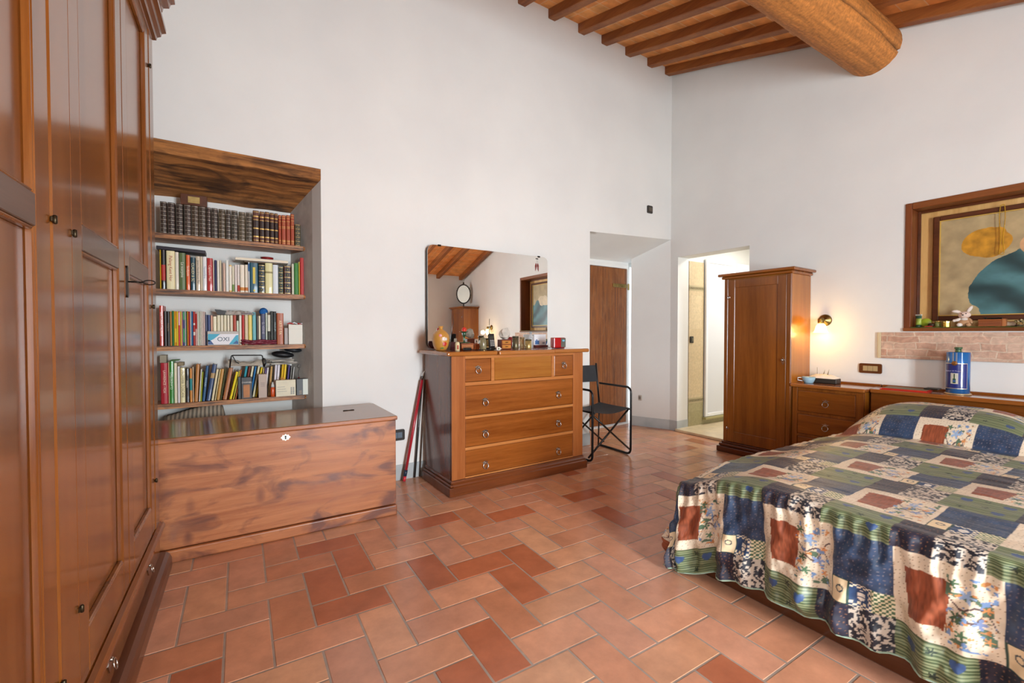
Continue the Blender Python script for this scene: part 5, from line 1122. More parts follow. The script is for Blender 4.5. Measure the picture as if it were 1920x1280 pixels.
t = thing('snow_dome', 'glass jar with a painted figure beside the phone', 'jar', on_dresser(905.5, 3.02)); b = MB(); b.lathe([(.024, 0), (.026, .004), (.027, .04), (.026, .07), (.018, .09), (.006, .098), (0, .099)], 22); b.build('glass', plain('#8f8a6a', .1, coat=.6, var=.5, alpha=.8), t); b = MB(); b.ball((0, 0, .04), .018, (1, .8, 1.4), seg=8); b.build('figure', plain('#b0765a', .5, var=.4), t)
t = thing('eye_cup', 'small white egg cup with a blue eye motif', 'cup', on_dresser(893, 3.155)); t.location.z = DZ+.0465
b = MB(); b.lathe([(.012, 0), (.013, .003), (.012, .032), (.010, .036), (.009, .030), (0, .01)], 18); b.build('cup_body', plain('#e4e0d6', .3), t)
b = MB(); b.ball((-.003, -.012, .018), .0055, (1, .4, 1), seg=6); b.build('eye', plain('#26345a', .3), t)
t = thing('cordless_phone', 'black cordless phone with a long aerial standing in its cradle', 'phone', on_dresser(922.5, 2.99))
b = MB(); b.box(-.034, .034, -.03, .04, 0, .020, .006, seg=2); b.build('cradle', plain('#1a1a1c', .35), t)
Mx = Matrix.Translation((0, 0, .018)) @ Matrix.Rotation(-.18, 4, 'X')
b = MB(); b.box(-.024, .024, -.012, .012, 0, .108, .006, seg=2, M=Mx); h_ = b.build('handset', plain('#222224', .3), t)
b = MB(); b.box(-.016, .016, -.0135, -.0125, .065, .088, .001, M=Mx); b.build('screen', plain('#3a4038', .2), h_)
b = MB()
for i in range(3):
    for j in range(4): b.box(-.017+i*.0125, -.008+i*.0125, -.0145, -.0125, .010+j*.013, .018+j*.013, .001, M=Mx)
b.build('keypad', plain('#a8a8a4', .4), h_)
b = MB(); b.tube([(-.016, .016, .12), (-.006, .03, .24)], [.0024, .0018], 6); b.lathe([(.004, 0), (.004, .02), (.002, .024)], 8, (-.016, .016, .11)); b.build('aerial', M_black, h_)
b = MB(); x0_ = on_dresser(885, 2.93)[0]; b.tube(fillet([(x0_, 2.95, DZ+.005), (x0_+.05, 2.90, DZ+.005), (x0_+.09, 2.93, DZ+.006), (x0_+.12, 2.90, DZ+.005), (x0_+.15, 2.925, DZ+.004)], .03, 5), .0032, 7)
tag(b.build('phone_cable', M_black, fix=False), 'black cable lying curled in front of the phone cradle', 'cable')
t = thing('black_adapter', 'small black adapter lying in front of the orange box', 'adapter', on_dresser(876, 2.97)); b = MB(); b.box(-.028, .030, -.015, .015, 0, .022, .004); b.build('adapter_body', M_black, t)
t = thing('white_plug', 'white travel plug lying at the dresser front edge', 'plug', (onY(935, 640, 2.875).x, 2.878, DZ)); b = MB(); b.box(-.018, .014, -.010, .012, 0, .026, .006, seg=2); b.build('plug_body', plain('#dedbd0', .4), t); b = MB(); b.tube([(.014, 0, .013), (.026, 0, .013)], .004, 8); b.build('pin', plain('#cfcbc0', .4), t); b = MB(); b.ball((-.004, -.0105, .013), .006, (1, .2, 1), seg=5); b.build('dot', plain('#3a5a2a', .5), t)
t = thing('mini_drawers', 'small wooden box with two tiny drawers below the crystal cluster', 'box', on_dresser(946, 3.05)); b = MB(); b.box(-.046, .046, -.03, .035, 0, .078, .002); b.build('carcass', plain('#6e2c14', .4, var=.2), t)
for z in (.008, .042):
    b = MB(); b.box(-.040, .040, -.033, -.0302, z, z+.028, .001); d_o = b.build('drawer', plain('#b87830', .4, var=.2), t); b = MB(); b.box(-.012, .012, -.037, -.0332, z+.011, z+.016, .001); b.build('handle', M_dkmetal, d_o)
t = thing('crystal_cluster', 'pale crystal cluster on the tiny drawer box', 'crystal', (on_dresser(946, 3.05)[0], 3.05, DZ+.079)); b = MB(); rr = random.Random(11)
bm2 = bmesh.new(); bmesh.ops.create_icosphere(bm2, subdivisions=2, radius=1)
for v in bm2.verts:
    q = 1+.55*mnoise.noise(v.co*3.1)+.16*rr.uniform(-1, 1); v.co = Vector((v.co.x*.044*q, v.co.y*.03*q, .040+v.co.z*.042*q)); v.co.z = max(v.co.z, .0008)
bm2.verts.index_update(); b._new([tuple(v.co) for v in bm2.verts], [[v.index for v in f.verts] for f in bm2.faces]); bm2.free(); b.build('crystal_body', plain('#c3bdb2', .25, coat=.4, var=.25), t)
TIN = None
for i, (px, Y, h_, r_t, mat, lab) in enumerate(((966.5, 3.06, .105, .026, plain('#7a7358', .3, .6, var=.3), 'tall dark metal canister left of the striped tins'), (979, 3.10, .096, .020, plain('#b39a72', .3, .5, var=.4), 'slim striped tin between two metal canisters'), (990.5, 3.02, .080, .026, plain('#b8a468', .3, .7, var=.3), 'perforated brass tin right of the metal canisters'))):
    t = thing('metal_tin', lab, 'tin', on_dresser(px, Y), 0, 'metal tins on the chest of drawers')
    b = MB(); b.lathe([(r_t-.001, 0), (r_t, .002), (r_t, h_*.86), (r_t-.001, h_*.862)], 26); b.build('tin_body', mat, t)
    b = MB(); b.lathe([(r_t-.002, h_*.863), (r_t+.001, h_*.866), (r_t+.001, h_*.985), (r_t-.001, h_), (0, h_)], 26); b.build('lid', plain('#5e5a4a', .3, .7) if i != 1 else mat, t)
    b = MB()
    if i == 2:
        for a in range(14):
            for k in range(6): b.ball((r_t*math.cos(a*2*PI/14+k*.2), r_t*math.sin(a*2*PI/14+k*.2), .01+k*.0095), .0022, seg=4)
    else:
        for k in range(8): b.lathe([(r_t+.0002, .008+k*.0095), (r_t+.001, .0095+k*.0095), (r_t+.0002, .011+k*.0095)], 26)
    b.build('relief', plain('#d8c898', .3, .6) if i else plain('#4a4636', .4, .5), t)
t = thing('clear_bottle', 'clear plastic bottle with ribbed cap behind the brass tin', 'bottle', on_dresser(995, 3.14)); b = MB(); b.lathe([(.022, 0), (.024, .003), (.024, .095), (.018, .112), (.010, .118), (.010, .130)], 22); b.build('bottle_body', plain('#d0d6da', .05, coat=.6, alpha=.45), t)
b = MB(); b.lathe([(.0115, .126), (.0115, .142), (0, .142)], 16); b.build('cap', plain('#8f979c', .4), t)
t = thing('photo_card', 'white card with a blue picture leaning at the mirror on the chest of drawers', 'card', on_dresser(1011, 3.27)); b = MB(); b.box(-.055, .075, 0, .012, .022, .118, .002); b.build('card_body', plain('#dfe3e8', .5), t); b = MB(); b.box(-.045, .0, -.0012, -.0002, .028, .062, .0); b.box(-.035, -.020, -.0012, -.0002, .063, .072, 0); b.build('printed_picture', plain('#3f6aa0', .5), t)
b = MB(); b.box(.035, .062, -.0012, -.0002, .032, .048, 0); b.build('printed_badge', plain('#8894a4', .5), t)
b = MB(); b.box(-.058, .078, -.03, .015, 0, .021, .002); b.build('stand', plain('#5a1814', .35), t)
t = thing('red_clock_radio', 'small red clock radio with a grey face at the mirror right edge', 'radio', on_dresser(1048, 2.99), -.15)
b = MB(); b.box(-.060, .052, -.02, .045, .006, .092, .008, seg=3); b.build('case', plain('#a81216', .2, coat=.5), t)
b = MB(); b.box(.008, .0525, -.0235, -.0205, .010, .088, .004, seg=2); b.build('face', plain('#57564c', .4, var=.3), t)
b = MB(); b.prism([(.031+x*.012, .066+z*.008) for x, z in [(math.cos(k*PI/8), math.sin(k*PI/8)) for k in range(16)]], -.0248, -.0236, 'Y'); b.build('display', plain('#6fb4d0', .3), t)
b = MB(); b.box(-.050, .045, -.02, .04, 0, .006, .002); b.build('foot', plain('#6e0c10', .4), t)
b = MB(); b.tube([(1.0, 0, 0), (1.01, 0, 0)], .001, 4) if False else b.tube([(onY(1028, 640, 3.05).x-.01, 3.05, DZ+.018), (onY(1030, 640, 3.03).x, 3.04, DZ+.008), (onY(1035, 640, 3.02).x, 3.04, DZ+.003)], .0018, 6)
tag(b.build('radio_cable', M_black, fix=False), 'thin black cable running behind the red clock radio', 'cable')
# ---------------------------------------------------------------- wall fittings
def switch(name, label, o, a, x, y, z, w, h, side, n=3, cat='switch', c1='#2f2822', c2='#77705e'):
    """side 'back': on wall_back facing -y; 'right': on wall_right facing -x"""
    P = W1(x, y, z) if side == 'back' else W2(x, y, z); t = thing(name, label, cat, P, (A1 if side == 'back' else A2-PI/2))
    b = MB(); b.prism(roundrect(w, h, .012, 4), -.012, -.0005, 'Y', smooth=False); b.build('plate', plain(c1, .35, coat=.2), t)
    b = MB(); ww = w*.66/n
    for k in range(n): b.box(-w*.33+k*ww+.001, -w*.33+(k+1)*ww-.001, -.016, -.0122, -h*.26, h*.26, .001)
    b.build('rocker', plain(c2, .4), t)
    return t
switch('wall_switch', 'brown switch plate high on the back wall near the corner', O1, A1, inv(O1, A1, (3.965, 3.48))[0], 0, 2.545, .085, .085, 'back', 1, c2='#5a5044')
switch('wall_socket', 'dark socket low on the back wall beside the wooden chest', O1, A1, 1.035, 0, .355, .12, .085, 'back', 2, 'socket', '#2a2420', '#5a6a78')
switch('bedside_switch', 'brown triple switch plate on the wall above the bedside shelf', O2, A2, 0, -1.835, .858, .152, .080, 'right', 3, c1='#5f3516', c2='#b09a6e')
t = switch('low_socket', 'small white socket beside the old door in the alcove', O2, A2, -.125, .43, .35, .05, .07, 'right', 1, 'socket', '#c8c4bc', '#8a847c')
# wall lamps
def sconce(y, label):
    t = thing('wall_lamp', label, 'lamp', W2(0, y, 1.262), A2)
    b = MB(); b.lathe([(.052, 0), (.052, .006), (.044, .014), (.018, .022), (.014, .03), (0, .03)], 24, M=Matrix.Rotation(-PI/2, 4, 'Y') @ Matrix.Translation((0, 0, .001))); b.build('wall_plate', M_brass, t)
    b = MB(); b.tube([(-.02, 0, 0), (-.05, .0, .005), (-.085, .0, .004)], .009, 10); b.lathe([(.021, -.028), (.023, -.02), (.023, .012), (.016, .020), (0, .022)], 18, (-.088, 0, 0)); 
    for k in range(4): b.lathe([(.0232, -.022+k*.009), (.0248, -.019+k*.009), (.0232, -.016+k*.009)], 18, (-.088, 0, 0))
    b.build('socket_arm', M_brass, t)
    b = MB(); b.lathe([(.020, -.028), (.030, -.036), (.040, -.055), (.044, -.078), (.052, -.098), (.060, -.110), (.058, -.110), (.050, -.098), (.042, -.078), (.037, -.055), (.027, -.038), (.018, -.030)], 28, (-.088, 0, 0), sx=1, sy=1)
    sh = b.build('lamp_shade', plain('#fff1d0', .5, trans=.3, emit='#ffe0a0', es=.9), t)
    b = MB(); b.ball((-.088, 0, -.068), .020, seg=10); b.build('bulb', plain('#ffffff', .5, emit='#ffe2b0', es=4), t)
    ld = bpy.data.lights.new('lamp_and_fill_light', 'POINT'); ld.energy = .22; ld.color = (1, .70, .27); ld.shadow_soft_size = .03
    lo = bpy.data.objects.new('lamp_and_fill_light', ld); COL.objects.link(lo); lo.location = W2(-.088-.0, y, 1.262-.125)
    ld2 = bpy.data.lights.new('lamp_and_fill_light', 'POINT'); ld2.energy = 1.5; ld2.color = (1, .62, .2); ld2.shadow_soft_size = .04  # added point outside the fixture, lights the cabinet side and wall
    lo2 = bpy.data.objects.new('lamp_and_fill_light', ld2); COL.objects.link(lo2); lo2.location = W2(-.20, y, 1.262-.10)
    return t
sconce(-1.503, 'small brass wall lamp with a lit glass shade beside the tall cabinet')
sconce(-4.55, 'small brass wall lamp with a lit glass shade beyond the far side of the bed')
CB2 = cabinet(wy(-1.72)-.62, 'second tall walnut cabinet beyond the far side of the bed carrying the oval mirror')
# oval mirror on the far cabinet
OM = thing('oval_mirror', 'oval table mirror in an ornate dark frame on the far cabinet', 'mirror', W2(-.20, wy(-1.72)-.36, 1.7165), A2-1.15)
b = MB(); b.lathe([(.075, 0), (.07, .012), (.02, .02), (.010, .04), (.012, .07), (.008, .09)], 20); b.build('foot', M_dkmetal, OM)
b = MB(); n = 36
b.tube([(0, .145*math.sin(a), .29+.20*math.cos(a)) for a in [2*PI*k/n for k in range(n)]], .010, 8, closed=True)
for k in range(n): a = 2*PI*k/n; b.ball((0, .158*math.sin(a), .29+.213*math.cos(a)), .010, (.6, 1, 1), seg=5)
b.ball((0, 0, .525), .022, (.5, .7, 1.2), seg=8); b.build('frame', M_dkmetal, OM)
b = MB(); b.prism([(.143*math.sin(a), .29+.198*math.cos(a)) for a in [2*PI*k/n for k in range(n)]], -.004, .004, 'X'); b.build('mirror_glass', plain('#e8e6de', .03, 1.0), OM)
# ---------------------------------------------------------------- brooms
def leaning(name, label, cat, p0, p1, r, mat, parts):
    t = thing(name, label, cat, p0); b = MB(); d = Vector(p1)-Vector(p0); b.tube([(0, 0, 0), tuple(d)], r, 12); b.build('pole', mat, t)
    for (a, e, rr, m_, nm) in parts: b = MB(); b.tube([tuple(d*a), tuple(d*e)], rr, 12); b.build(nm, m_, t)
    return t
p0 = onY(757.5, 896, 3.335); p1 = onY(791, 712, 3.36)
t = leaning('red_broom_pole', 'red metal broom handle leaning on the wall beside the chest of drawers', 'broom handle', (p0.x, 3.335, .004), (p1.x, 3.36, onY(791, 712, 3.36).z), .0115, plain('#a81f2c', .3, coat=.5), [(.0, .05, .0125, plain('#c8323c', .3), 'lower_sleeve'), (.05, .11, .0135, plain('#1c2e44', .4), 'grip')])
d = Vector((p1.x-p0.x, .025, onY(791, 712, 3.36).z-.004)); b = MB(); q = d; b.tube(fillet([tuple(q), tuple(q+Vector((.0, -.004, .03))), tuple(q+Vector((.02, -.006, .075))), tuple(q+Vector((.035, -.004, .05))), tuple(q+Vector((.022, 0, .0)))], .02, 4), .002, 6); b.build('hanging_loop', M_steel, t)
leaning('grey_broom_pole', 'dark grey metal pole leaning between the red handle and the chest of drawers', 'broom handle', (onY(779, 893, 3.36).x, 3.383, .004), (onY(793, 700, 3.37).x, 3.385, onY(794, 705, 3.37).z), .009, plain('#4f4c4a', .3, .7), [(.97, 1.0, .010, M_black, 'end_cap')])
leaning('thin_grey_pole', 'slim brown metal pole standing right against the side of the chest of drawers', 'broom handle', (onY(788, 893, 3.36).x+.004, 3.386, .004), (onY(799, 690, 3.37).x, 3.388, onY(797, 700, 3.37).z), .0055, plain('#6b5648', .35, .6), [(.97, 1.0, .0065, M_black, 'end_cap')])
# ---------------------------------------------------------------- folding director's chair
CHR = thing('folding_chair', 'black folding director chair with canvas seat in front of the old door', 'chair', (2.645, 2.945, 0))
b_w, b_d, zr, rt = .475, .44, .640, .0105
for s_, nm in ((0, 'left'), (1, 'right')):
    x = s_*b_w; b = MB(); b.tube(fillet([(x, .60*b_d, rt), (x, 0, rt), (x, 0, zr), (x, b_d-.02, zr), (x, b_d-.02, zr-.002)], .055, 6)[:-1], rt, 10)
    b.tube([(x, b_d, rt), (x, b_d*.55, rt)], rt, 10); b.tube([(x, b_d-.012, .43), (x, b_d+.015, .63), (x, b_d+.04, .84)], rt*.95, 10); b.tube([(x, b_d, rt), (x, b_d-.012, .43)], rt*.7, 8)
    b.build('side_frame', M_black, CHR, fix=False)
for y in (.03, b_d-.06):
    for s_ in (0, 1):
        xa, xb_ = (b_w*.02, b_w*1.06) if s_ else (b_w*.98, -b_w*.06)
        b = MB(); yy = y+(.011 if s_ else -.011); b.tube([(xa, yy, .435), (xb_, yy, .045)], rt*.85, 8); b.build('cross_brace', plain('#1c1612', .3), CHR, fix=False)
for x in (.018, b_w-.018): b = MB(); b.tube([(x, -.01, .438), (x, b_d-.02, .438)], rt*.8, 8); b.build('seat_rail', M_black, CHR, fix=False)
b = MB(); vs = []
for i in range(11):
    for j in range(9):
        u = i/10; v = j/8; vs.append((.018+(b_w-.036)*u, .0+(b_d-.04)*v, .450-.030*math.sin(PI*u)-.004*math.sin(PI*v)))
k_ = len(vs); vs += [(p[0], p[1], p[2]-.004) for p in vs]; fs = [(i*9+j, (i+1)*9+j, (i+1)*9+j+1, i*9+j+1) for i in range(10) for j in range(8)]; fs += [tuple(k_+q for q in f[::-1]) for f in fs]
for i in range(10): fs += [(i*9, k_+i*9, k_+(i+1)*9, (i+1)*9), (i*9+8, (i+1)*9+8, k_+(i+1)*9+8, k_+i*9+8)]
b._new(vs, fs); b.build('seat', plain('#23272c', .6, var=.15), CHR)
b = MB(); vs = []
for i in range(9):
    for j in range(5):
        u = i/8; v = j/4; vs.append((b_w*u, b_d+.008+.028*v+.022*math.sin(PI*u), .655+.165*v))
k_ = len(vs); vs += [(p[0], p[1]+.004, p[2]) for p in vs]; fs = [(i*5+j, (i+1)*5+j, (i+1)*5+j+1, i*5+j+1) for i in range(8) for j in range(4)]; fs += [tuple(k_+q for q in f[::-1]) for f in fs]
for i in range(8): fs += [(i*5, k_+i*5, k_+(i+1)*5, (i+1)*5), (i*5+4, (i+1)*5+4, k_+(i+1)*5+4, k_+i*5+4)]
b._new(vs, fs); b.build('backrest', plain('#23272c', .6, var=.15), CHR)
# ---------------------------------------------------------------- on the bedside and headboard
t = thing('blue_cup', 'small pale blue cup with a handle on the bedside drawers', 'cup', W2(-.26, inv(O2, A2, (4.2, 1.90))[1], .721), A2)
b = MB(); b.lathe([(.030, 0), (.034, .003), (.046, .030), (.050, .052), (.047, .052), (.043, .030), (.030, .006), (0, .005)], 24); b.build('bowl', plain('#9cc4d6', .25, coat=.4), t)
b = MB(); b.tube([(-.018, .044, .045), (-.034, .07, .043), (-.034, .07, .022), (-.016, .038, .016)], .004, 8); b.build('handle', plain('#e6ece8', .3), t)
t = thing('tissue_pack', 'crumpled white tissues on a dark box behind the blue cup', 'tissues', W2(-.13, inv(O2, A2, (4.3, 1.83))[1], .721), A2)
b = MB(); b.box(-.05, .05, -.10, .08, 0, .042, .005); b.build('box_body', plain('#3c342c', .5), t)
b = MB(); vs = []
for i in range(17):
    for j in range(11):
        u = i/16; v = j/10; e_ = (math.sin(PI*u)*math.sin(PI*v))**.5; vs.append((-.085+.14*v, -.10+.21*u, .043+.028*e_*(1+.6*mnoise.noise(Vector((u*7, v*7, 1))))))
b._new(vs, [(i*11+j, (i+1)*11+j, (i+1)*11+j+1, i*11+j+1) for i in range(16) for j in range(10)], smooth=True); b.build('tissue', plain('#e6e2e0', .7, var=.06), t)
b = MB(); b.tube([(0, .06, .045), (.0, .061, .13)], .0018, 6); b.prism([(.012, .045), (.026, .047), (.0, .115)], -.001, .001, 'X'); b.prism([(-.02, .045), (-.006, .046), (-.03, .12)], -.001, .001, 'X'); b.build('sticks', plain('#8f8468', .6), t)
yH = lambda Y: inv(O2, A2, (4.2, Y))[1]
t = thing('red_folder', 'red folder lying on the headboard shelf', 'folder', W2(-.17, yH(1.34), .7205), A2+.05); b = MB(); b.box(-.11, .07, -.20, .07, 0, .006, .001); b.box(-.105, .06, -.195, .06, .007, .012, .001); b.build('cover', plain('#c8301f', .4), t)
b = MB(); b.box(-.100, .055, -.19, .055, .0122, .015, .001); b.build('paper', plain('#7a7258', .6), t)
t = thing('dark_wallet', 'dark flat wallet lying on the right end of the red folder', 'wallet', W2(-.12, yH(1.13), .736), A2); b = MB(); b.box(-.05, .05, -.03, .05, 0, .010, .004); b.build('wallet_body', plain('#23211d', .4), t)
# blue cylindrical tin
CN = thing('blue_bottle_tin', 'tall blue cylindrical gift tin with a printed champagne bottle on the headboard shelf', 'tin', W2(-.16, yH(1.0), .7205), A2)
b = MB(); b.lathe([(.066, 0), (.070, .001), (.070, .006), (.064, .010)], 40); b.build('base_ring', plain('#cdb48a', .3, .7), CN)
b = MB(); R_c = .0615; b.lathe([(R_c, .009), (R_c, .292), (R_c-.003, .295), (0, .296)], 48); b.build('tin_body', plain('#1c6ab4', .25, .2, coat=.5), CN)
dcx, dcy = -(CN.location.x), -(CN.location.y); th0 = math.atan2(dcy, dcx)-A2
def wrap(a0, a1, z0, z1, off, mat, name, parent=CN, n=16):
    b = MB(); vs = []
    for i in range(n+1):
        a = th0+a0+(a1-a0)*i/n
        for (rr, zz) in ((R_c+off, z0), (R_c+off, z1), (R_c-.0005, z1), (R_c-.0005, z0)): vs.append((rr*math.cos(a), rr*math.sin(a), zz))
    b._new(vs, [(i*4+j, i*4+4+j, i*4+4+(j+1) % 4, i*4+(j+1) % 4) for i in range(n) for j in range(4)]+[(3, 2, 1, 0), (n*4, n*4+1, n*4+2, n*4+3)], smooth=False); return b.build(name, mat, parent)
M_gd = plain('#d8cfae', .3, .6)
lab_ = wrap(-1.35, .78, .045, .215, .0005, plain('#22307a', .3, coat=.5, var=.15), 'navy_label')
for q in ((-1.36, .80, .041, .045), (-1.36, .80, .215, .219)): wrap(*q, .0009, M_gd, 'gold_and_pale_line')
wrap(.78, .82, .041, .219, .0009, M_gd, 'gold_and_pale_line'); wrap(-.62, .02, .075, .150, .0010, plain('#c9c6b4', .4), 'picture_panel')
wrap(-.34, -.25, .080, .145, .0014, plain('#2a4a2c', .3), 'printed_bottle'); wrap(-.42, -.17, .080, .112, .0015, plain('#24503a', .3), 'printed_bottle'); wrap(-.40, -.19, .088, .102, .0018, plain('#3a5a9a', .4), 'printed_bottle')
for a in (-.48, -.40, -.20, -.12): wrap(a, a+.03, .219, .292, .0009, M_gd, 'gold_and_pale_line')
for a in (.28,): wrap(a, a+.06, .219, .292, .0007, plain('#bcd4ea', .3), 'gold_and_pale_line')  # pale blue upright stripe on the upper tin
b = MB(); a = th0-.30; b.lathe([(.016, 0), (.015, .002), (0, .0025)], 20, M=Matrix.Translation((R_c*math.cos(a), R_c*math.sin(a), .218)) @ Matrix.Rotation(a, 4, 'Z') @ Matrix.Rotation(PI/2, 4, 'Y')); b.build('wax_seal', plain('#8a5a2a', .35, .4), CN)
b = MB(); b.lathe([(.018, .296), (.018, .300), (.016, .306), (.016, .316), (.021, .318), (.021, .330), (0, .331)], 22); b.build('stopper', plain('#4f6a4a', .3, .3), CN)
a = th0-.30
lettering('Ruinet & Moussais', .0125, plain('#b8b4d0', .4), CN, Matrix.Translation(((R_c+.0012)*math.cos(a), (R_c+.0012)*math.sin(a), .165)) @ Matrix.Rotation(a+PI/2, 4, 'Z') @ Matrix.Rotation(PI/2, 4, 'X'))
# ---------------------------------------------------------------- on the sill
SR = SZ+.0055
def sill(px, x=.045):
    # point at local depth x of wall frame under pixel column px
    d = ray(px, 600); c, s_ = math.cos(A2), math.sin(A2)
    nx_ = (c, s_); k = O2[0]*c+O2[1]*s_+x; tt = k/(d[0]*c+d[1]*s_); return Vector((d[0]*tt, d[1]*tt, SR))
t = thing('cream_tube', 'green and white tube of hand cream standing on the sill', 'tube', sill(1722.5, .03), A2-.6)
b = MB(); n = 20; vs = []
for (z, rx, ry) in ((0.018, .017, .017), (.03, .019, .016), (.06, .022, .010), (.088, .0255, .003)):
    for k in range(n): a = 2*PI*k/n; vs.append((ry*math.cos(a), rx*math.sin(a), z))
b._new(vs, [(i*n+k, i*n+(k+1) % n, (i+1)*n+(k+1) % n, (i+1)*n+k) for i in range(3) for k in range(n)]+[tuple(range(n-1, -1, -1)), tuple(range(3*n, 4*n))], smooth=True); b.build('tube_body', plain('#a4bc4c', .3, coat=.3), t)
b = MB(); b.box(-.003, .003, -.027, .027, .088, .098, .001); b.build('crimp', plain('#dde4dc', .4), t); b = MB(); b.lathe([(.017, 0), (.018, .002), (.016, .0175), (0, .0175)], 18); b.build('cap', plain('#1f4a34', .3), t)
b = MB(); vs = []
for (z, rx, ry) in ((.066, .0232, .0098), (.086, .0262, .0052)):
    for k in range(n): a = 2*PI*k/n; vs.append((ry*math.cos(a), rx*math.sin(a), z))
b._new(vs, [(k, (k+1) % n, n+(k+1) % n, n+k) for k in range(n)]+[tuple(range(n-1, -1, -1)), tuple(range(n, 2*n))], smooth=True); b.build('printed_band', plain('#3a6a5c', .4), t)
t = thing('green_tin', 'round lime green tin leaning behind the cream tube', 'tin', sill(1737, .10), A2); b = MB(); b.lathe([(.030, -.012), (.033, -.010), (.033, .010), (.030, .012)], 26, M=Matrix.Translation((0, 0, .034)) @ Matrix.Rotation(PI/2, 4, 'Y')); b.build('tin_body', plain('#9aa82a', .35), t)
t = thing('red_tin', 'flat shallow red tin lying at the front of the sill', 'lid', sill(1741, .0), A2); b = MB(); b.lathe([(.024, 0), (.025, .004), (.020, .008), (0, .0085)], 24); b.build('tin_body', plain('#b01c22', .2, coat=.5), t)
t = thing('dark_stone', 'small dark rounded stone between the green tin and the jar', 'stone', sill(1746.5, .06), A2); b = MB(); b.ball((0, 0, .016), .019, (1, 1.1, .8), seg=8); b.build('stone_body', plain('#3a2414', .5, var=.4), t)
t = thing('glass_jar', 'small green glass jar left of the golden box', 'jar', sill(1759, .06), A2); b = MB(); b.lathe([(.018, 0), (.019, .003), (.019, .032), (.016, .037)], 18); b.build('jar_body', plain('#7d8040', .15, coat=.5, var=.4), t); b = MB(); b.lathe([(.018, .0372), (.0185, .045), (0, .046)], 18); b.build('lid', plain('#c8a25a', .3, .7), t)
t = thing('golden_box', 'shiny golden trinket box beside the toy rabbit', 'box', sill(1775, .03), A2-.3); b = MB(); b.prism([(.021*math.cos(k*PI/4+.39), .021*math.sin(k*PI/4+.39)) for k in range(8)], 0, .032); b.build('box_body', plain('#c99a3a', .25, .8, var=.35), t)
b = MB(); b.prism([(.0225*math.cos(k*PI/4+.39), .0225*math.sin(k*PI/4+.39)) for k in range(8)], .0325, .040); b.ball((0, 0, .042), .005, seg=5); b.build('lid', plain('#dfc070', .25, .8, var=.3), t)
# toy rabbit, seated; faces the camera side (local -y)
p = sill(1808, .035); RB = thing('toy_rabbit', 'white and beige plush rabbit sitting on the sill', 'toy', p, math.atan2(-p.x, p.y)*-1+PI*0-.0)
RB.rotation_euler = (0, 0, math.atan2(p.y, p.x)-PI/2)
M_plw = plain('#e0d6cc', .9, var=.10); M_plb = plain('#b8906a', .9, var=.15)
b = MB(); b.ball((0, 0, .030), 1, (.034, .028, .032), seg=14); b.ball((.003, .0, .052), 1, (.024, .022, .022), seg=12); b.build('body', M_plb, RB)
b = MB(); b.ball((0, -.010, .054), 1, (.020, .018, .013), seg=10); b.build('bib', M_plw, RB)
b = MB(); b.ball((0, -.003, .086), 1, (.034, .028, .025), seg=16); b.ball((-.006, -.026, .080), 1, (.015, .012, .011), seg=10); hd = b.build('head', plain('#e2cbbd', .9, var=.08), RB)
b = MB(); b.ball((-.008, -.038, .084), 1, (.0055, .004, .004), seg=6); b.build('nose', M_black, hd); b = MB(); b.ball((-.016, -.0275, .094), .0036, seg=6); b.ball((.008, -.0300, .094), .0036, seg=6); b.build('eyes', plain('#2a0c10', .15), hd)
for s_, pts in ((-1, [(-.018, 0, .102), (-.040, 0, .112), (-.066, -.004, .114)]), (1, [(.014, 0, .104), (.026, .002, .126), (.040, 0, .150)])):
    b = MB(); b.tube([pts[0], tuple(Vector(pts[0])*.5+Vector(pts[1])*.5), pts[1], tuple(Vector(pts[1])*.45+Vector(pts[2])*.55), pts[2]], [.006, .011, .012, .010, .003], 10); b.build('ear', M_plw, hd)
b = MB(); b.tube([(-.020, -.006, .058), (-.034, -.012, .050), (-.052, -.018, .044)], [.010, .011, .009], 10); b.ball((-.052, -.018, .044), .010, seg=8); b.build('arm', M_plw, RB)
b = MB(); b.tube([(.020, -.006, .058), (.032, -.012, .044), (.036, -.016, .032)], [.010, .010, .008], 10); b.ball((.036, -.016, .032), .009, seg=8); b.build('arm', M_plb, RB)
for x in (-.026, .022): b = MB(); b.tube([(x*.6, -.006, .016), (x, -.034, .013)], [.014, .012], 10); b.ball((x, -.036, .0135), .0135, seg=8); b.build('leg', M_plw if x < 0 else M_plb, RB)
p0 = sill(1829, .02); p1 = sill(1880, .02); t = thing('trinket_box', 'small rectangular wooden box on the sill right of the toy rabbit', 'box', (p0+p1)/2, A2); l_ = (p0-p1).length/2
b = MB(); b.box(-.03, .03, -l_, l_*.72, 0, .040, .002); b.build('box_body', wood('trinket_wood', '#5e2a10', '#9a5526', 'Y', 2, .4), t)
b = MB(); b.box(-.031, .031, -l_-.0, l_*.74, .0405, .050, .002); b.build('lid', wood('trinket_lid', '#6a3214', '#a86030', 'Y', 2, .4), t)
b = MB(); b.box(-.028, .028, l_*.745, l_*.745+.018, 0, .052, .002) if False else b.box(-.031, .031, -l_-.018, -l_-.0005, 0, .052, .002); b.build('end_block', wood('trinket_end', '#8a4a20', '#b87440', 'Z', 2, .4), t)
q = sill(1860, .02); t = thing('pocket_knife', 'folded dark pocket tool lying on the small wooden box', 'tool', (q.x, q.y, SR+.0505), A2); b = MB(); b.box(-.010, .010, -.05, .02, 0, .010, .003); b.ball((0, .032, .008), .007, seg=6); b.tube([(0, .02, .006), (0, .045, .012)], .003, 6); b.build('handle', plain('#1e2624', .25, .4), t); b = MB(); b.box(-.004, .004, -.028, -.018, .0102, .0115, .0005); b.build('rivet', M_steel, t)
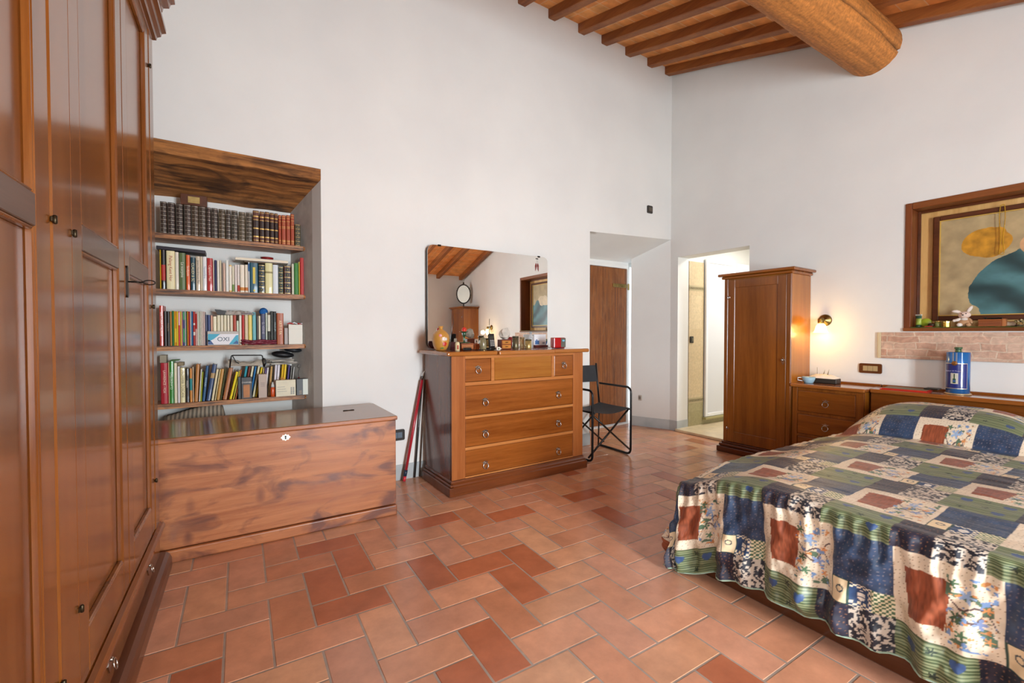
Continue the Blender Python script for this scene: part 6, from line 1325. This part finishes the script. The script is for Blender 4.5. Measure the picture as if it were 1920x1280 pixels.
q = sill(1893, .05); t = thing('brown_frame', 'small brown picture frame lying back on the sill', 'picture frame', q, A2); b = MB(); b.box(-.004, .004, -.035, .035, 0, .034, .001, M=Matrix.Rotation(.25, 4, 'Y')); b.build('frame_body', plain('#6a3a1e', .4), t); b = MB(); b.box(-.0055, -.0042, -.03, .03, .004, .029, .0003, M=Matrix.Rotation(.25, 4, 'Y')); b.build('photo', plain('#b8a890', .5, var=.3), t)
q = sill(1912, .03); t = thing('dried_flowers', 'small bunch of dried flowers in a dish at the right of the sill', 'dried flowers', q, A2); b = MB(); b.lathe([(.016, 0), (.022, .010), (.020, .010), (.014, .003), (0, .003)], 14); b.build('dish', plain('#4a4232', .4), t)
b = MB(); rr = random.Random(4)
for k in range(26): b.ball((rr.uniform(-.018, .018), rr.uniform(-.022, .022), .012+rr.uniform(0, .032)), rr.uniform(.004, .007), seg=4, mi=k % 3)
b.build('flower_heads', [plain('#8a7a4a', .8), plain('#5a5036', .8), plain('#c0ac84', .8)], t)
# ---------------------------------------------------------------- light
wd = bpy.data.worlds.new('daylight'); SC.world = wd; wd.use_nodes = True
bg = wd.node_tree.nodes['Background']; bg.inputs['Color'].default_value = (.80, .90, 1, 1); bg.inputs['Strength'].default_value = 1.6
def area(name, loc, rot, sx, sy, e, col):
    l = bpy.data.lights.new(name, 'AREA'); l.shape = 'RECTANGLE'; l.size = sx; l.size_y = sy; l.energy = e; l.color = col
    o = bpy.data.objects.new(name, l); COL.objects.link(o); o.location = loc; o.rotation_euler = rot; return o
area('daylight_and_fill', (1.40, YF-.34, 1.20), (PI/2, 0, 0), .88, 1.76, 235, (.86, .94, 1))
area('daylight_and_fill', (XL-.34, -1.10, 1.48), (0, -PI/2, 0), 1.30, 1.28, 52, (.86, .94, 1))  # fill through the added left window, lights the right wall
area('bathroom_lamp', (5.25, 2.5, 2.32), (0, 0, 0), .5, .5, 19, (1, .95, .88))
vs_ = SC.view_settings; vs_.view_transform = 'Standard'; vs_.look = 'None'; vs_.exposure = .66; vs_.gamma = 1; vs_.use_curve_mapping = False
